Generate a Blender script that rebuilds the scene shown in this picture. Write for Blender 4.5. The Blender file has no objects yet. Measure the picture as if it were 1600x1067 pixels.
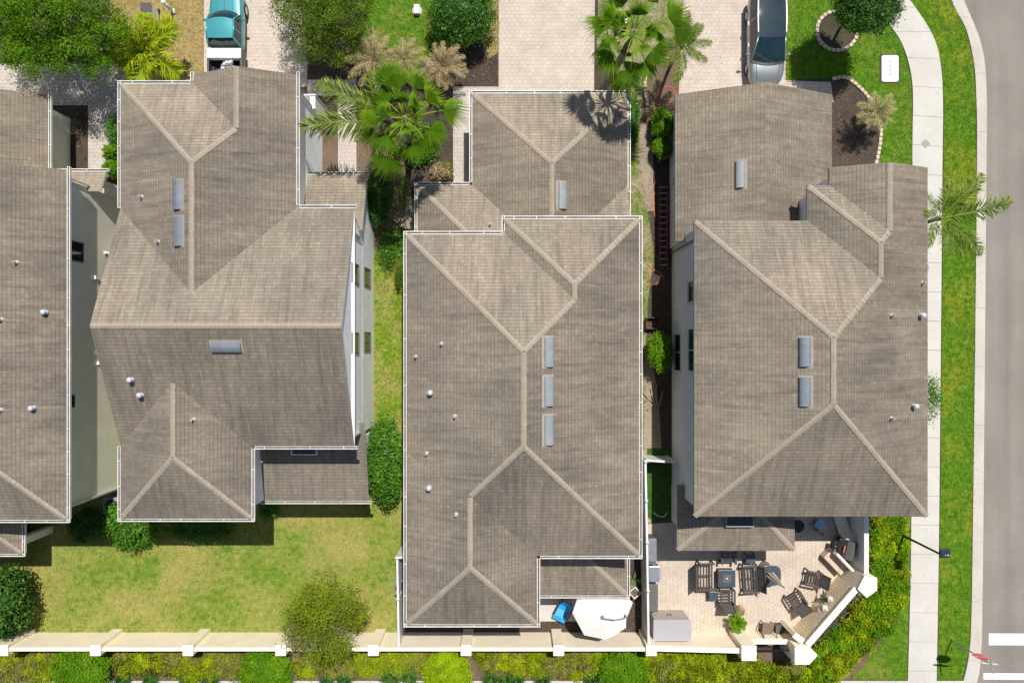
import bpy, bmesh, math, random
import numpy as np
from mathutils import Vector, Matrix, Euler
random.seed(7); RNG = np.random.default_rng(11)
PI = math.pi; R = math.radians
SC = bpy.context.scene; COL = SC.collection
# ------------------------------------------------------------------ measuring
FPX, CAMZ = 1150.0, 38.333          # focal length in photo pixels, camera height above the yards
def at(px, py, z=0.0):              # a spot seen in the photo, at a known height
    k = (CAMZ - z) / FPX
    return Vector(((px - 800.0) * k, (533.5 - py) * k, z))
def G(pts, z=0.0): return [tuple(at(x, y, z)[:2]) for x, y in pts]

# ------------------------------------------------------------------ materials
def newmat(name):
    m = bpy.data.materials.new(name); m.use_nodes = True
    nt = m.node_tree; b = nt.nodes['Principled BSDF']
    return m, nt, b
def lk(nt, a, b): nt.links.new(a, b)
def c4(c): return (c[0], c[1], c[2], 1.0)
def mixc(nt, fac, a, b, blend='MIX'):
    n = nt.nodes.new('ShaderNodeMix'); n.data_type = 'RGBA'; n.blend_type = blend
    for s, v in ((n.inputs[0], fac), (n.inputs[6], a), (n.inputs[7], b)):
        if isinstance(v, bpy.types.NodeSocket): lk(nt, v, s)
        elif isinstance(v, (int, float)): s.default_value = v
        else: s.default_value = c4(v)
    return n.outputs[2]
def noise(nt, vec, scale, detail=4.0, rough=0.55, dist=0.0):
    n = nt.nodes.new('ShaderNodeTexNoise'); n.inputs['Scale'].default_value = scale
    n.inputs['Detail'].default_value = detail; n.inputs['Roughness'].default_value = rough
    n.inputs['Distortion'].default_value = dist
    if vec is not None: lk(nt, vec, n.inputs['Vector'])
    return n.outputs['Fac']
def ramp(nt, fac, stops):
    n = nt.nodes.new('ShaderNodeValToRGB'); e = n.color_ramp.elements
    while len(e) < len(stops): e.new(0.5)
    for i, (p, c) in enumerate(stops):
        e[i].position = p; e[i].color = c4(c) if not isinstance(c, (int, float)) else (c, c, c, 1)
    lk(nt, fac, n.inputs[0]); return n.outputs['Color']
def mapping(nt, vec, scale, rot=(0, 0, 0)):
    n = nt.nodes.new('ShaderNodeMapping'); n.inputs['Scale'].default_value = scale; n.inputs['Rotation'].default_value = rot
    lk(nt, vec, n.inputs['Vector']); return n.outputs['Vector']
def bump(nt, b, h, strength=0.4, dist=0.02):
    n = nt.nodes.new('ShaderNodeBump'); n.inputs['Strength'].default_value = strength; n.inputs['Distance'].default_value = dist
    lk(nt, h, n.inputs['Height']); lk(nt, n.outputs['Normal'], b.inputs['Normal'])
def wpos(nt): return nt.nodes.new('ShaderNodeNewGeometry').outputs['Position']
def uvof(nt): return nt.nodes.new('ShaderNodeTexCoord').outputs['UV']
def objc(nt): return nt.nodes.new('ShaderNodeTexCoord').outputs['Object']

def simple(name, col, rough=0.6, metal=0.0, var=0.18, scale=6.0, bmp=0.0, spec=0.5, coat=0.0):
    m, nt, b = newmat(name)
    p = objc(nt); f = noise(nt, p, scale, 5)
    lo = tuple(v * (1 - var) for v in col); hi = tuple(min(1, v * (1 + var)) for v in col)
    lk(nt, ramp(nt, f, [(0.3, lo), (0.7, hi)]), b.inputs['Base Color'])
    b.inputs['Roughness'].default_value = rough; b.inputs['Metallic'].default_value = metal
    b.inputs['Specular IOR Level'].default_value = spec; b.inputs['Coat Weight'].default_value = coat
    if bmp: bump(nt, b, noise(nt, p, scale * 6, 3), bmp, 0.01)
    return m

def shingle(name, ca, cb, algae=0.0):
    m, nt, b = newmat(name); uv = uvof(nt); p = wpos(nt)
    br = nt.nodes.new('ShaderNodeTexBrick'); lk(nt, uv, br.inputs['Vector'])
    br.offset = 0.5; br.squash = 1.0; ROW = 0.165
    br.inputs['Scale'].default_value = 1.0; br.inputs['Brick Width'].default_value = 0.30; br.inputs['Row Height'].default_value = ROW
    br.inputs['Mortar Size'].default_value = 0.006; br.inputs['Mortar Smooth'].default_value = 0.5; br.inputs['Bias'].default_value = 0.0
    mid = tuple((x + y) / 2 for x, y in zip(ca, cb))
    br.inputs['Color1'].default_value = c4(tuple(m + (x - m) * .45 for m, x in zip(mid, ca))); br.inputs['Color2'].default_value = c4(tuple(m + (x - m) * .45 for m, x in zip(mid, cb)))
    br.inputs['Mortar'].default_value = c4(tuple(v * 0.72 for v in cb))
    wn = nt.nodes.new('ShaderNodeTexWhiteNoise'); wn.noise_dimensions = '2D'
    sn = nt.nodes.new('ShaderNodeVectorMath'); sn.operation = 'SNAP'; sn.inputs[1].default_value = (0.15, ROW, 1)
    lk(nt, uv, sn.inputs[0]); lk(nt, sn.outputs[0], wn.inputs['Vector'])
    c = mixc(nt, 1.0, br.outputs['Color'], ramp(nt, wn.outputs['Value'], [(0.0, 0.93), (0.8, 1.03), (1.0, 1.12)]), 'MULTIPLY')
    # shadow line painted into the colour along the butt edge of every course
    sp = nt.nodes.new('ShaderNodeSeparateXYZ'); lk(nt, uv, sp.inputs[0]); dv = nt.nodes.new('ShaderNodeMath'); dv.operation = 'DIVIDE'; lk(nt, sp.outputs['Y'], dv.inputs[0]); dv.inputs[1].default_value = ROW
    fr = nt.nodes.new('ShaderNodeMath'); fr.operation = 'FRACT'; lk(nt, dv.outputs[0], fr.inputs[0])
    edge = ramp(nt, fr.outputs[0], [(0.0, 0.60), (0.13, 0.72), (0.2, 1.0), (1.0, 1.04)])
    c = mixc(nt, ramp(nt, noise(nt, p, 1.3, 4, .6), [(0.3, 0.25), (0.7, 0.95)]), c, mixc(nt, 1.0, c, edge, 'MULTIPLY'))
    # streaks that run down the slope
    s1 = noise(nt, mapping(nt, uv, (3.6, 0.30, 1)), 1.0, 8, 0.72, 0.5)
    c = mixc(nt, 1.0, c, ramp(nt, s1, [(0.34, 0.76), (0.50, 1.0), (0.70, 1.17)]), 'MULTIPLY')
    s3 = noise(nt, mapping(nt, uv, (7.5, 0.5, 1)), 1.0, 4, 0.6, 0.2)
    c = mixc(nt, 1.0, c, ramp(nt, s3, [(0.35, 0.92), (0.65, 1.08)]), 'MULTIPLY')
    c = mixc(nt, 1.0, c, ramp(nt, noise(nt, p, 0.085, 2, 0.5), [(0.35, (0.92, 0.93, 0.94)), (0.65, (1.08, 1.06, 1.03))]), 'MULTIPLY')
    s2 = noise(nt, p, 0.33, 5, 0.6)
    c = mixc(nt, 1.0, c, ramp(nt, s2, [(0.33, (0.78, 0.79, 0.80)), (0.66, (1.13, 1.10, 1.06))]), 'MULTIPLY')
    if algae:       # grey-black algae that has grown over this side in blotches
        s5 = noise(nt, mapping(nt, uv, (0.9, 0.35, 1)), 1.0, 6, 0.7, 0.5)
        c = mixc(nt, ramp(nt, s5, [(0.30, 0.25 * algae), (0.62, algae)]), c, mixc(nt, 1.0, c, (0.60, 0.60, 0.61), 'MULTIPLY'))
    s4 = noise(nt, p, 45.0, 2, 0.7)
    c = mixc(nt, 1.0, c, ramp(nt, s4, [(0.25, 0.88), (0.75, 1.12)]), 'MULTIPLY')
    lk(nt, c, b.inputs['Base Color']); b.inputs['Roughness'].default_value = 0.92; b.inputs['Specular IOR Level'].default_value = 0.2
    saw = nt.nodes.new('ShaderNodeMath'); saw.operation = 'MULTIPLY_ADD'; lk(nt, fr.outputs[0], saw.inputs[0]); saw.inputs[1].default_value = 1.0
    gr = nt.nodes.new('ShaderNodeMath'); gr.operation = 'MULTIPLY'; lk(nt, wn.outputs['Value'], gr.inputs[0]); gr.inputs[1].default_value = 0.35; lk(nt, gr.outputs[0], saw.inputs[2])
    bump(nt, b, saw.outputs[0], 1.0, 0.034)
    return m

def lawn(name, green, green2, straw, dry, scale=0.35):
    m, nt, b = newmat(name); p = wpos(nt)
    n1 = noise(nt, p, scale, 7, 0.62, 0.3); n2 = noise(nt, p, 3.1, 5, 0.65); n3 = noise(nt, p, 22.0, 3, 0.7)
    add = nt.nodes.new('ShaderNodeMath'); add.operation = 'MULTIPLY_ADD'; lk(nt, n2, add.inputs[0]); add.inputs[1].default_value = 0.45
    lk(nt, n1, add.inputs[2])
    lo, hi = 0.86 - dry * 0.36, 1.0 - dry * 0.30
    f = ramp(nt, add.outputs[0], [(lo - 0.10, 0.0), (min(0.99, hi), 1.0)])
    g = mixc(nt, ramp(nt, n2, [(0.35, 0.0), (0.65, 1.0)]), green, green2)
    c = mixc(nt, f, g, straw)
    c = mixc(nt, 1.0, c, ramp(nt, n3, [(0.25, 0.68), (0.75, 1.28)]), 'MULTIPLY')
    rp = nt.nodes.new('ShaderNodeNewGeometry').outputs['Random Per Island']
    c = mixc(nt, 1.0, c, ramp(nt, rp, [(0.0, 0.75), (1.0, 1.25)]), 'MULTIPLY')
    lk(nt, c, b.inputs['Base Color']); b.inputs['Roughness'].default_value = 0.85; b.inputs['Specular IOR Level'].default_value = 0.15
    bump(nt, b, n3, 0.6, 0.03)
    return m

def paver(name, ca, cb, mortar, bw=0.30, rh=0.2, rot=0.0, soil=None):
    m, nt, b = newmat(name); p = wpos(nt)
    br = nt.nodes.new('ShaderNodeTexBrick'); lk(nt, mapping(nt, p, (1, 1, 1), (0, 0, rot)), br.inputs['Vector'])
    br.inputs['Scale'].default_value = 1.0; br.inputs['Brick Width'].default_value = bw; br.inputs['Row Height'].default_value = rh
    br.inputs['Mortar Size'].default_value = 0.011; br.inputs['Mortar Smooth'].default_value = 0.3
    br.inputs['Color1'].default_value = c4(ca); br.inputs['Color2'].default_value = c4(cb); br.inputs['Mortar'].default_value = c4(mortar)
    c = mixc(nt, 1.0, br.outputs['Color'], ramp(nt, noise(nt, p, 0.8, 6, 0.65), [(0.3, 0.86), (0.7, 1.10)]), 'MULTIPLY')
    c = mixc(nt, 1.0, c, ramp(nt, noise(nt, p, 9, 4, 0.7), [(0.3, 0.9), (0.7, 1.08)]), 'MULTIPLY')
    if soil is not None:
        c = mixc(nt, ramp(nt, noise(nt, p, 0.55, 6, 0.7), [(0.60, 0.0), (0.78, 0.5)]), c, soil)
    lk(nt, c, b.inputs['Base Color']); b.inputs['Roughness'].default_value = 0.85; b.inputs['Specular IOR Level'].default_value = 0.25
    bump(nt, b, br.outputs['Fac'], -0.3, 0.01)
    return m

def ground_mat(name, cols, scales=(0.7, 9, 40), rough=0.95, bmp=0.6, worn=False):
    m, nt, b = newmat(name); p = wpos(nt)
    c = ramp(nt, noise(nt, p, scales[0], 6, 0.65), [(0.32, cols[0]), (0.68, cols[1])])
    c = mixc(nt, ramp(nt, noise(nt, p, scales[1], 5, 0.75), [(0.56, 0.0), (0.72, 1.0)]), c, cols[2])
    f = noise(nt, p, scales[2], 3, 0.8)
    c = mixc(nt, 1.0, c, ramp(nt, f, [(0.3, 0.72), (0.7, 1.28)]), 'MULTIPLY')
    if worn:        # wheel tracks, dark drips and pits
        c = mixc(nt, 1.0, c, ramp(nt, noise(nt, mapping(nt, p, (0.9, 0.05, 1)), 1.0, 5, 0.6), [(0.35, 0.88), (0.65, 1.08)]), 'MULTIPLY')
        c = mixc(nt, ramp(nt, noise(nt, p, 4.2, 3, 0.8), [(0.70, 0.0), (0.76, 0.75)]), c, (0.07, 0.065, 0.06))
    lk(nt, c, b.inputs['Base Color']); b.inputs['Roughness'].default_value = rough; b.inputs['Specular IOR Level'].default_value = 0.2
    if bmp: bump(nt, b, f, bmp, 0.02)
    return m

def leafmat(name, a, b_, c_=None, trans=0.25, rough=0.55, spec=0.10):
    m, nt, b = newmat(name)
    at_ = nt.nodes.new('ShaderNodeAttribute'); at_.attribute_name = 'tint'
    stops = [(0.0, a), (1.0, b_)] if c_ is None else [(0.0, a), (0.6, b_), (1.0, c_)]
    c = ramp(nt, at_.outputs['Fac'], stops)
    lk(nt, c, b.inputs['Base Color']); b.inputs['Roughness'].default_value = rough; b.inputs['Specular IOR Level'].default_value = spec
    tr = nt.nodes.new('ShaderNodeBsdfTranslucent'); lk(nt, c, tr.inputs['Color'])
    mx = nt.nodes.new('ShaderNodeMixShader'); mx.inputs[0].default_value = trans
    out = nt.nodes['Material Output']
    lk(nt, b.outputs[0], mx.inputs[1]); lk(nt, tr.outputs[0], mx.inputs[2]); lk(nt, mx.outputs[0], out.inputs['Surface'])
    return m

def glassy(name, col, rough=0.06):
    m, nt, b = newmat(name); b.inputs['Roughness'].default_value = rough
    f = noise(nt, objc(nt), 1.5, 3); lk(nt, ramp(nt, f, [(0.3, tuple(v * .7 for v in col)), (0.7, tuple(v * 1.3 for v in col))]), b.inputs['Base Color'])
    b.inputs['Specular IOR Level'].default_value = 0.7
    return m

M = {}
SH_A, SH_B = (0.272, 0.234, 0.187), (0.222, 0.190, 0.152)
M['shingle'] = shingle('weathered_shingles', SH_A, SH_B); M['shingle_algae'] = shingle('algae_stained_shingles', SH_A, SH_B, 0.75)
M['cap'] = None
def capmat():
    m, nt, b = newmat('ridge_cap_shingles'); uv = uvof(nt); p = wpos(nt)
    w = nt.nodes.new('ShaderNodeTexWave'); w.wave_type = 'BANDS'; w.bands_direction = 'X'; w.wave_profile = 'SAW'
    w.inputs['Scale'].default_value = 1.6; lk(nt, uv, w.inputs['Vector'])
    c = ramp(nt, noise(nt, p, 2.2, 5, 0.7), [(0.3, (0.258, 0.218, 0.168)), (0.7, (0.325, 0.276, 0.212))])
    c = mixc(nt, 1.0, c, ramp(nt, w.outputs['Fac'], [(0.0, 0.8), (0.15, 1.0), (1.0, 1.05)]), 'MULTIPLY')
    lk(nt, c, b.inputs['Base Color']); b.inputs['Roughness'].default_value = 0.95; b.inputs['Specular IOR Level'].default_value = 0.2
    return m
M['cap'] = capmat()
M['white'] = simple('white_painted_metal', (0.60, 0.59, 0.56), 0.45, 0, 0.16, 1.7)
M['trough'] = simple('leaf_dirt_in_trough', (0.10, 0.075, 0.055), 0.95, 0, 0.5, 8)
M['fascia'] = simple('fascia_paint', (0.74, 0.72, 0.68), 0.5, 0, 0.05, 3)
M['brownfascia'] = simple('bare_drip_edge', (0.30, 0.26, 0.22), 0.6, 0, 0.1, 3)
def stucco(name, col): return simple(name, col, 0.85, 0, 0.06, 1.2, 0.25, 0.2)
M['stucco_olive'] = stucco('olive_beige_stucco', (0.76, 0.72, 0.57))
M['stucco_white'] = stucco('cool_white_stucco', (0.90, 0.905, 0.90))
M['stucco_cream'] = stucco('pale_cream_stucco', (0.70, 0.68, 0.62))
M['stucco_grey'] = stucco('pale_grey_stucco', (0.70, 0.715, 0.72))
M['fence_cream'] = stucco('cream_garden_wall_paint', (0.84, 0.74, 0.57))
M['fence_cap'] = stucco('cream_pillar_cap_paint', (0.74, 0.675, 0.56))
M['vinyl'] = simple('white_vinyl', (0.62, 0.615, 0.59), 0.4, 0, 0.05, 2)
M['glass'] = glassy('window_glass', (0.018, 0.022, 0.028))
M['bronze'] = simple('bronze_window_frame', (0.10, 0.09, 0.08), 0.4, 0.3)
M['galv'] = simple('galvanised_sheet', (0.205, 0.225, 0.228), 0.6, 0.1, 0.12, 3)
M['ventblue'] = simple('slate_blue_vent_metal', (0.15, 0.175, 0.20), 0.45, 0.15, 0.15, 3)
M['ventcap'] = simple('pale_vent_cap', (0.46, 0.48, 0.49), 0.5, 0.1, 0.08, 4)
M['pipe'] = simple('grey_pvc_pipe', (0.55, 0.54, 0.52), 0.6)
M['dark'] = simple('black_metal', (0.018, 0.018, 0.02), 0.4, 0.3, 0.2)
M['asphalt'] = ground_mat('asphalt_road', [(0.192, 0.172, 0.150), (0.232, 0.209, 0.184), (0.262, 0.238, 0.210)], (0.35, 26, 60), 0.9, 0.6, True)
M['concrete'] = ground_mat('pavement_concrete', [(0.440, 0.420, 0.380), (0.504, 0.484, 0.444), (0.400, 0.380, 0.340)], (0.6, 3.0, 60), 0.85, 0.2)
M['kerb'] = ground_mat('kerb_concrete', [(0.400, 0.368, 0.320), (0.480, 0.452, 0.400), (0.376, 0.344, 0.296)], (0.5, 2.0, 50), 0.85, 0.2)
M['paint'] = ground_mat('road_paint', [(0.624, 0.624, 0.608), (0.656, 0.656, 0.640), (0.560, 0.560, 0.544)], (1, 8, 60), 0.7, 0.1)
M['mulch'] = ground_mat('dark_bark_mulch', [(0.044, 0.034, 0.027), (0.076, 0.056, 0.044), (0.152, 0.116, 0.088)], (0.8, 11, 30))
M['soil'] = ground_mat('brown_planting_soil', [(0.112, 0.076, 0.052), (0.168, 0.116, 0.080), (0.240, 0.184, 0.132)], (0.8, 9, 30))
M['sand'] = ground_mat('sandy_dirt', [(0.208, 0.164, 0.120), (0.304, 0.248, 0.188), (0.120, 0.096, 0.068)], (0.8, 7, 30))
M['land'] = ground_mat('far_ground', [(0.09, 0.12, 0.03), (0.14, 0.15, 0.05), (0.2, 0.17, 0.1)], (0.05, 1, 10), 0.95, 0)
M['lawn_dry'] = lawn('dry_back_lawn', (0.084, 0.160, 0.014), (0.160, 0.220, 0.024), (0.268, 0.244, 0.068), 0.50, 0.30)
M['lawn_side'] = lawn('lush_side_lawn', (0.100, 0.200, 0.010), (0.192, 0.272, 0.011), (0.288, 0.248, 0.080), 0.40, 0.5)
M['lawn_green'] = lawn('watered_lawn', (0.050, 0.132, 0.006), (0.100, 0.192, 0.008), (0.176, 0.192, 0.032), 0.12, 0.4)
M['lawn_verge'] = lawn('verge_lawn', (0.050, 0.132, 0.006), (0.100, 0.192, 0.008), (0.224, 0.224, 0.016), 0.13, 0.3)
M['lawn_straw'] = lawn('straw_front_lawn', (0.120, 0.168, 0.016), (0.200, 0.208, 0.040), (0.312, 0.232, 0.100), 0.82, 0.5)
M['lawn_patchy'] = lawn('patchy_strip_lawn', (0.096, 0.160, 0.024), (0.136, 0.188, 0.032), (0.304, 0.256, 0.160), 0.50, 0.7)
M['turf'] = lawn('artificial_turf', (0.025, 0.075, 0.012), (0.04, 0.10, 0.015), (0.05, 0.10, 0.02), 0.1, 1)
M['drive'] = paver('driveway_pavers', (0.492, 0.420, 0.352), (0.445, 0.382, 0.322), (0.328, 0.284, 0.240), 0.27, 0.20, 0, (0.264, 0.208, 0.152))
M['walkpav'] = paver('walk_pavers', (0.456, 0.412, 0.364), (0.408, 0.368, 0.328), (0.304, 0.264, 0.224), 0.26, 0.2)
M['patio'] = paver('patio_pavers', (0.515, 0.432, 0.350), (0.465, 0.388, 0.315), (0.37, 0.305, 0.245), 0.2, 0.2, PI / 2)
M['bark'] = simple('tree_bark', (0.16, 0.115, 0.08), 0.95, 0, 0.4, 8, 0.5)
M['palmbark'] = simple('palm_trunk_bark', (0.24, 0.195, 0.15), 0.95, 0, 0.35, 8, 0.6)
# ------------------------------------------------------------------ mesh building
class MB:
    def __init__(s): s.v = []; s.f = []; s.mi = []; s.uv = []; s.hasuv = False
    def face(s, pts, mi=0, uv=None):
        n = len(s.v); s.v += [tuple(p) for p in pts]; s.f.append(list(range(n, n + len(pts)))); s.mi.append(mi)
        if uv is not None: s.hasuv = True
        s.uv.append(uv)
    def raw(s, vs, fs, mi=0):
        n = len(s.v); s.v += [tuple(p) for p in vs]
        for f in fs: s.f.append([i + n for i in f]); s.mi.append(mi); s.uv.append(None)
    def box(s, x0, x1, y0, y1, z0, z1, mi=0, T=None):
        vs = [Vector((x, y, z)) for z in (z0, z1) for y in (y0, y1) for x in (x0, x1)]
        if T is not None: vs = [T @ v for v in vs]
        s.raw(vs, [(0, 2, 3, 1), (4, 5, 7, 6), (0, 1, 5, 4), (2, 6, 7, 3), (0, 4, 6, 2), (1, 3, 7, 5)], mi)
    def prism(s, poly, z0, z1, mi=0, top=True, bottom=True):
        n = len(poly); vs = [(p[0], p[1], z0) for p in poly] + [(p[0], p[1], z1) for p in poly]
        fs = [(i, (i + 1) % n, n + (i + 1) % n, n + i) for i in range(n)]
        if top: fs.append(tuple(range(n, 2 * n)))
        if bottom: fs.append(tuple(range(n - 1, -1, -1)))
        s.raw(vs, fs, mi)
    def beam(s, a, b, w, h, mi=0, up=(0, 0, 1)):        # a square bar from a to b
        a, b = Vector(a), Vector(b); d = (b - a); L = d.length
        if L < 1e-6: return
        d.normalize(); u = Vector(up)
        if abs(d.dot(u)) > 0.98: u = Vector((0, 1, 0))
        sx = d.cross(u).normalized(); uz = sx.cross(d)
        vs = []
        for p in (a, b):
            for i, j in ((-1, -1), (1, -1), (1, 1), (-1, 1)): vs.append(p + sx * (i * w / 2) + uz * (j * h / 2))
        s.raw(vs, [(0, 1, 5, 4), (1, 2, 6, 5), (2, 3, 7, 6), (3, 0, 4, 7), (3, 2, 1, 0), (4, 5, 6, 7)], mi)
    def tube(s, pts, rad, n=8, mi=0, cap=True):
        pts = [Vector(p) for p in pts]; rad = rad if isinstance(rad, (list, tuple)) else [rad] * len(pts)
        rings = []; up = Vector((0, 0, 1)); prev = None
        for i, p in enumerate(pts):
            d = (pts[min(i + 1, len(pts) - 1)] - pts[max(i - 1, 0)]).normalized()
            if prev is None: prev = d.cross(up if abs(d.z) < 0.95 else Vector((1, 0, 0))).normalized()
            a = (prev - d * prev.dot(d)).normalized(); prev = a; c = d.cross(a)
            rings.append([p + (a * math.cos(2 * PI * k / n) + c * math.sin(2 * PI * k / n)) * rad[i] for k in range(n)])
        vs = [v for r in rings for v in r]; fs = []
        for i in range(len(rings) - 1):
            for k in range(n):
                fs.append((i * n + k, i * n + (k + 1) % n, (i + 1) * n + (k + 1) % n, (i + 1) * n + k))
        if cap: fs += [tuple(range(n - 1, -1, -1)), tuple((len(rings) - 1) * n + k for k in range(n))]
        s.raw(vs, fs, mi)
    def lathe(s, prof, c=(0, 0, 0), n=20, mi=0, sx=1, sy=1):
        vs = []; fs = []
        for r, z in prof:
            for k in range(n): vs.append((c[0] + sx * r * math.cos(2 * PI * k / n), c[1] + sy * r * math.sin(2 * PI * k / n), c[2] + z))
        for i in range(len(prof) - 1):
            for k in range(n): fs.append((i * n + k, i * n + (k + 1) % n, (i + 1) * n + (k + 1) % n, (i + 1) * n + k))
        fs += [tuple(range(n - 1, -1, -1)), tuple((len(prof) - 1) * n + k for k in range(n))]
        s.raw(vs, fs, mi)
    def build(s, name, mats, parent=None, smooth=False, bevel=0.0, subsurf=0):
        me = bpy.data.meshes.new(name); me.from_pydata(s.v, [], s.f)
        for m in (mats if isinstance(mats, (list, tuple)) else [mats]): me.materials.append(m)
        me.polygons.foreach_set('material_index', s.mi)
        if s.hasuv:
            ul = me.uv_layers.new(name='UVMap'); i = 0
            for f, uv in zip(s.f, s.uv):
                for k in range(len(f)):
                    ul.data[i].uv = uv[k] if uv is not None else (s.v[f[k]][0], s.v[f[k]][1]); i += 1
        if smooth: me.polygons.foreach_set('use_smooth', [True] * len(s.f))
        me.update()
        o = link(name, me, parent)
        if subsurf:
            w = o.modifiers.new('weld', 'WELD'); w.merge_threshold = 0.0005
            md = o.modifiers.new('sub', 'SUBSURF'); md.levels = md.render_levels = subsurf
        if bevel:
            w = o.modifiers.new('weld', 'WELD'); w.merge_threshold = 0.0005
            md = o.modifiers.new('bev', 'BEVEL'); md.width = bevel; md.segments = 2; md.limit_method = 'ANGLE'
        return o
def link(name, me, parent=None):
    o = bpy.data.objects.new(name, me); COL.objects.link(o)
    if parent is not None:
        o.parent = parent
        if parent.type == 'EMPTY': o.matrix_parent_inverse = Matrix.Translation(-parent.location)
    return o
def thing(name, label, cat, loc=(0, 0, 0), group=None):
    o = bpy.data.objects.new(name, None); COL.objects.link(o); o.location = Vector(loc); o.empty_display_size = 0.2
    tag(o, label, cat, group); return o
def tag(o, label, cat, group=None):
    o['label'] = label; o['category'] = cat
    if group: o['group'] = group
    return o
def struct(o, kind='structure'): o['kind'] = kind; return o
def place(root, loc, rz): root.location = Vector(loc); root.rotation_euler = (0, 0, rz)
def clone(root, label, loc, rz=0.0):
    r = root.copy(); COL.objects.link(r); r['label'] = label; place(r, loc, rz)
    for ch in list(root.children):
        c = ch.copy(); COL.objects.link(c); c.parent = r
        for g in list(ch.children):
            d = g.copy(); COL.objects.link(d); d.parent = c
    return r

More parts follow.
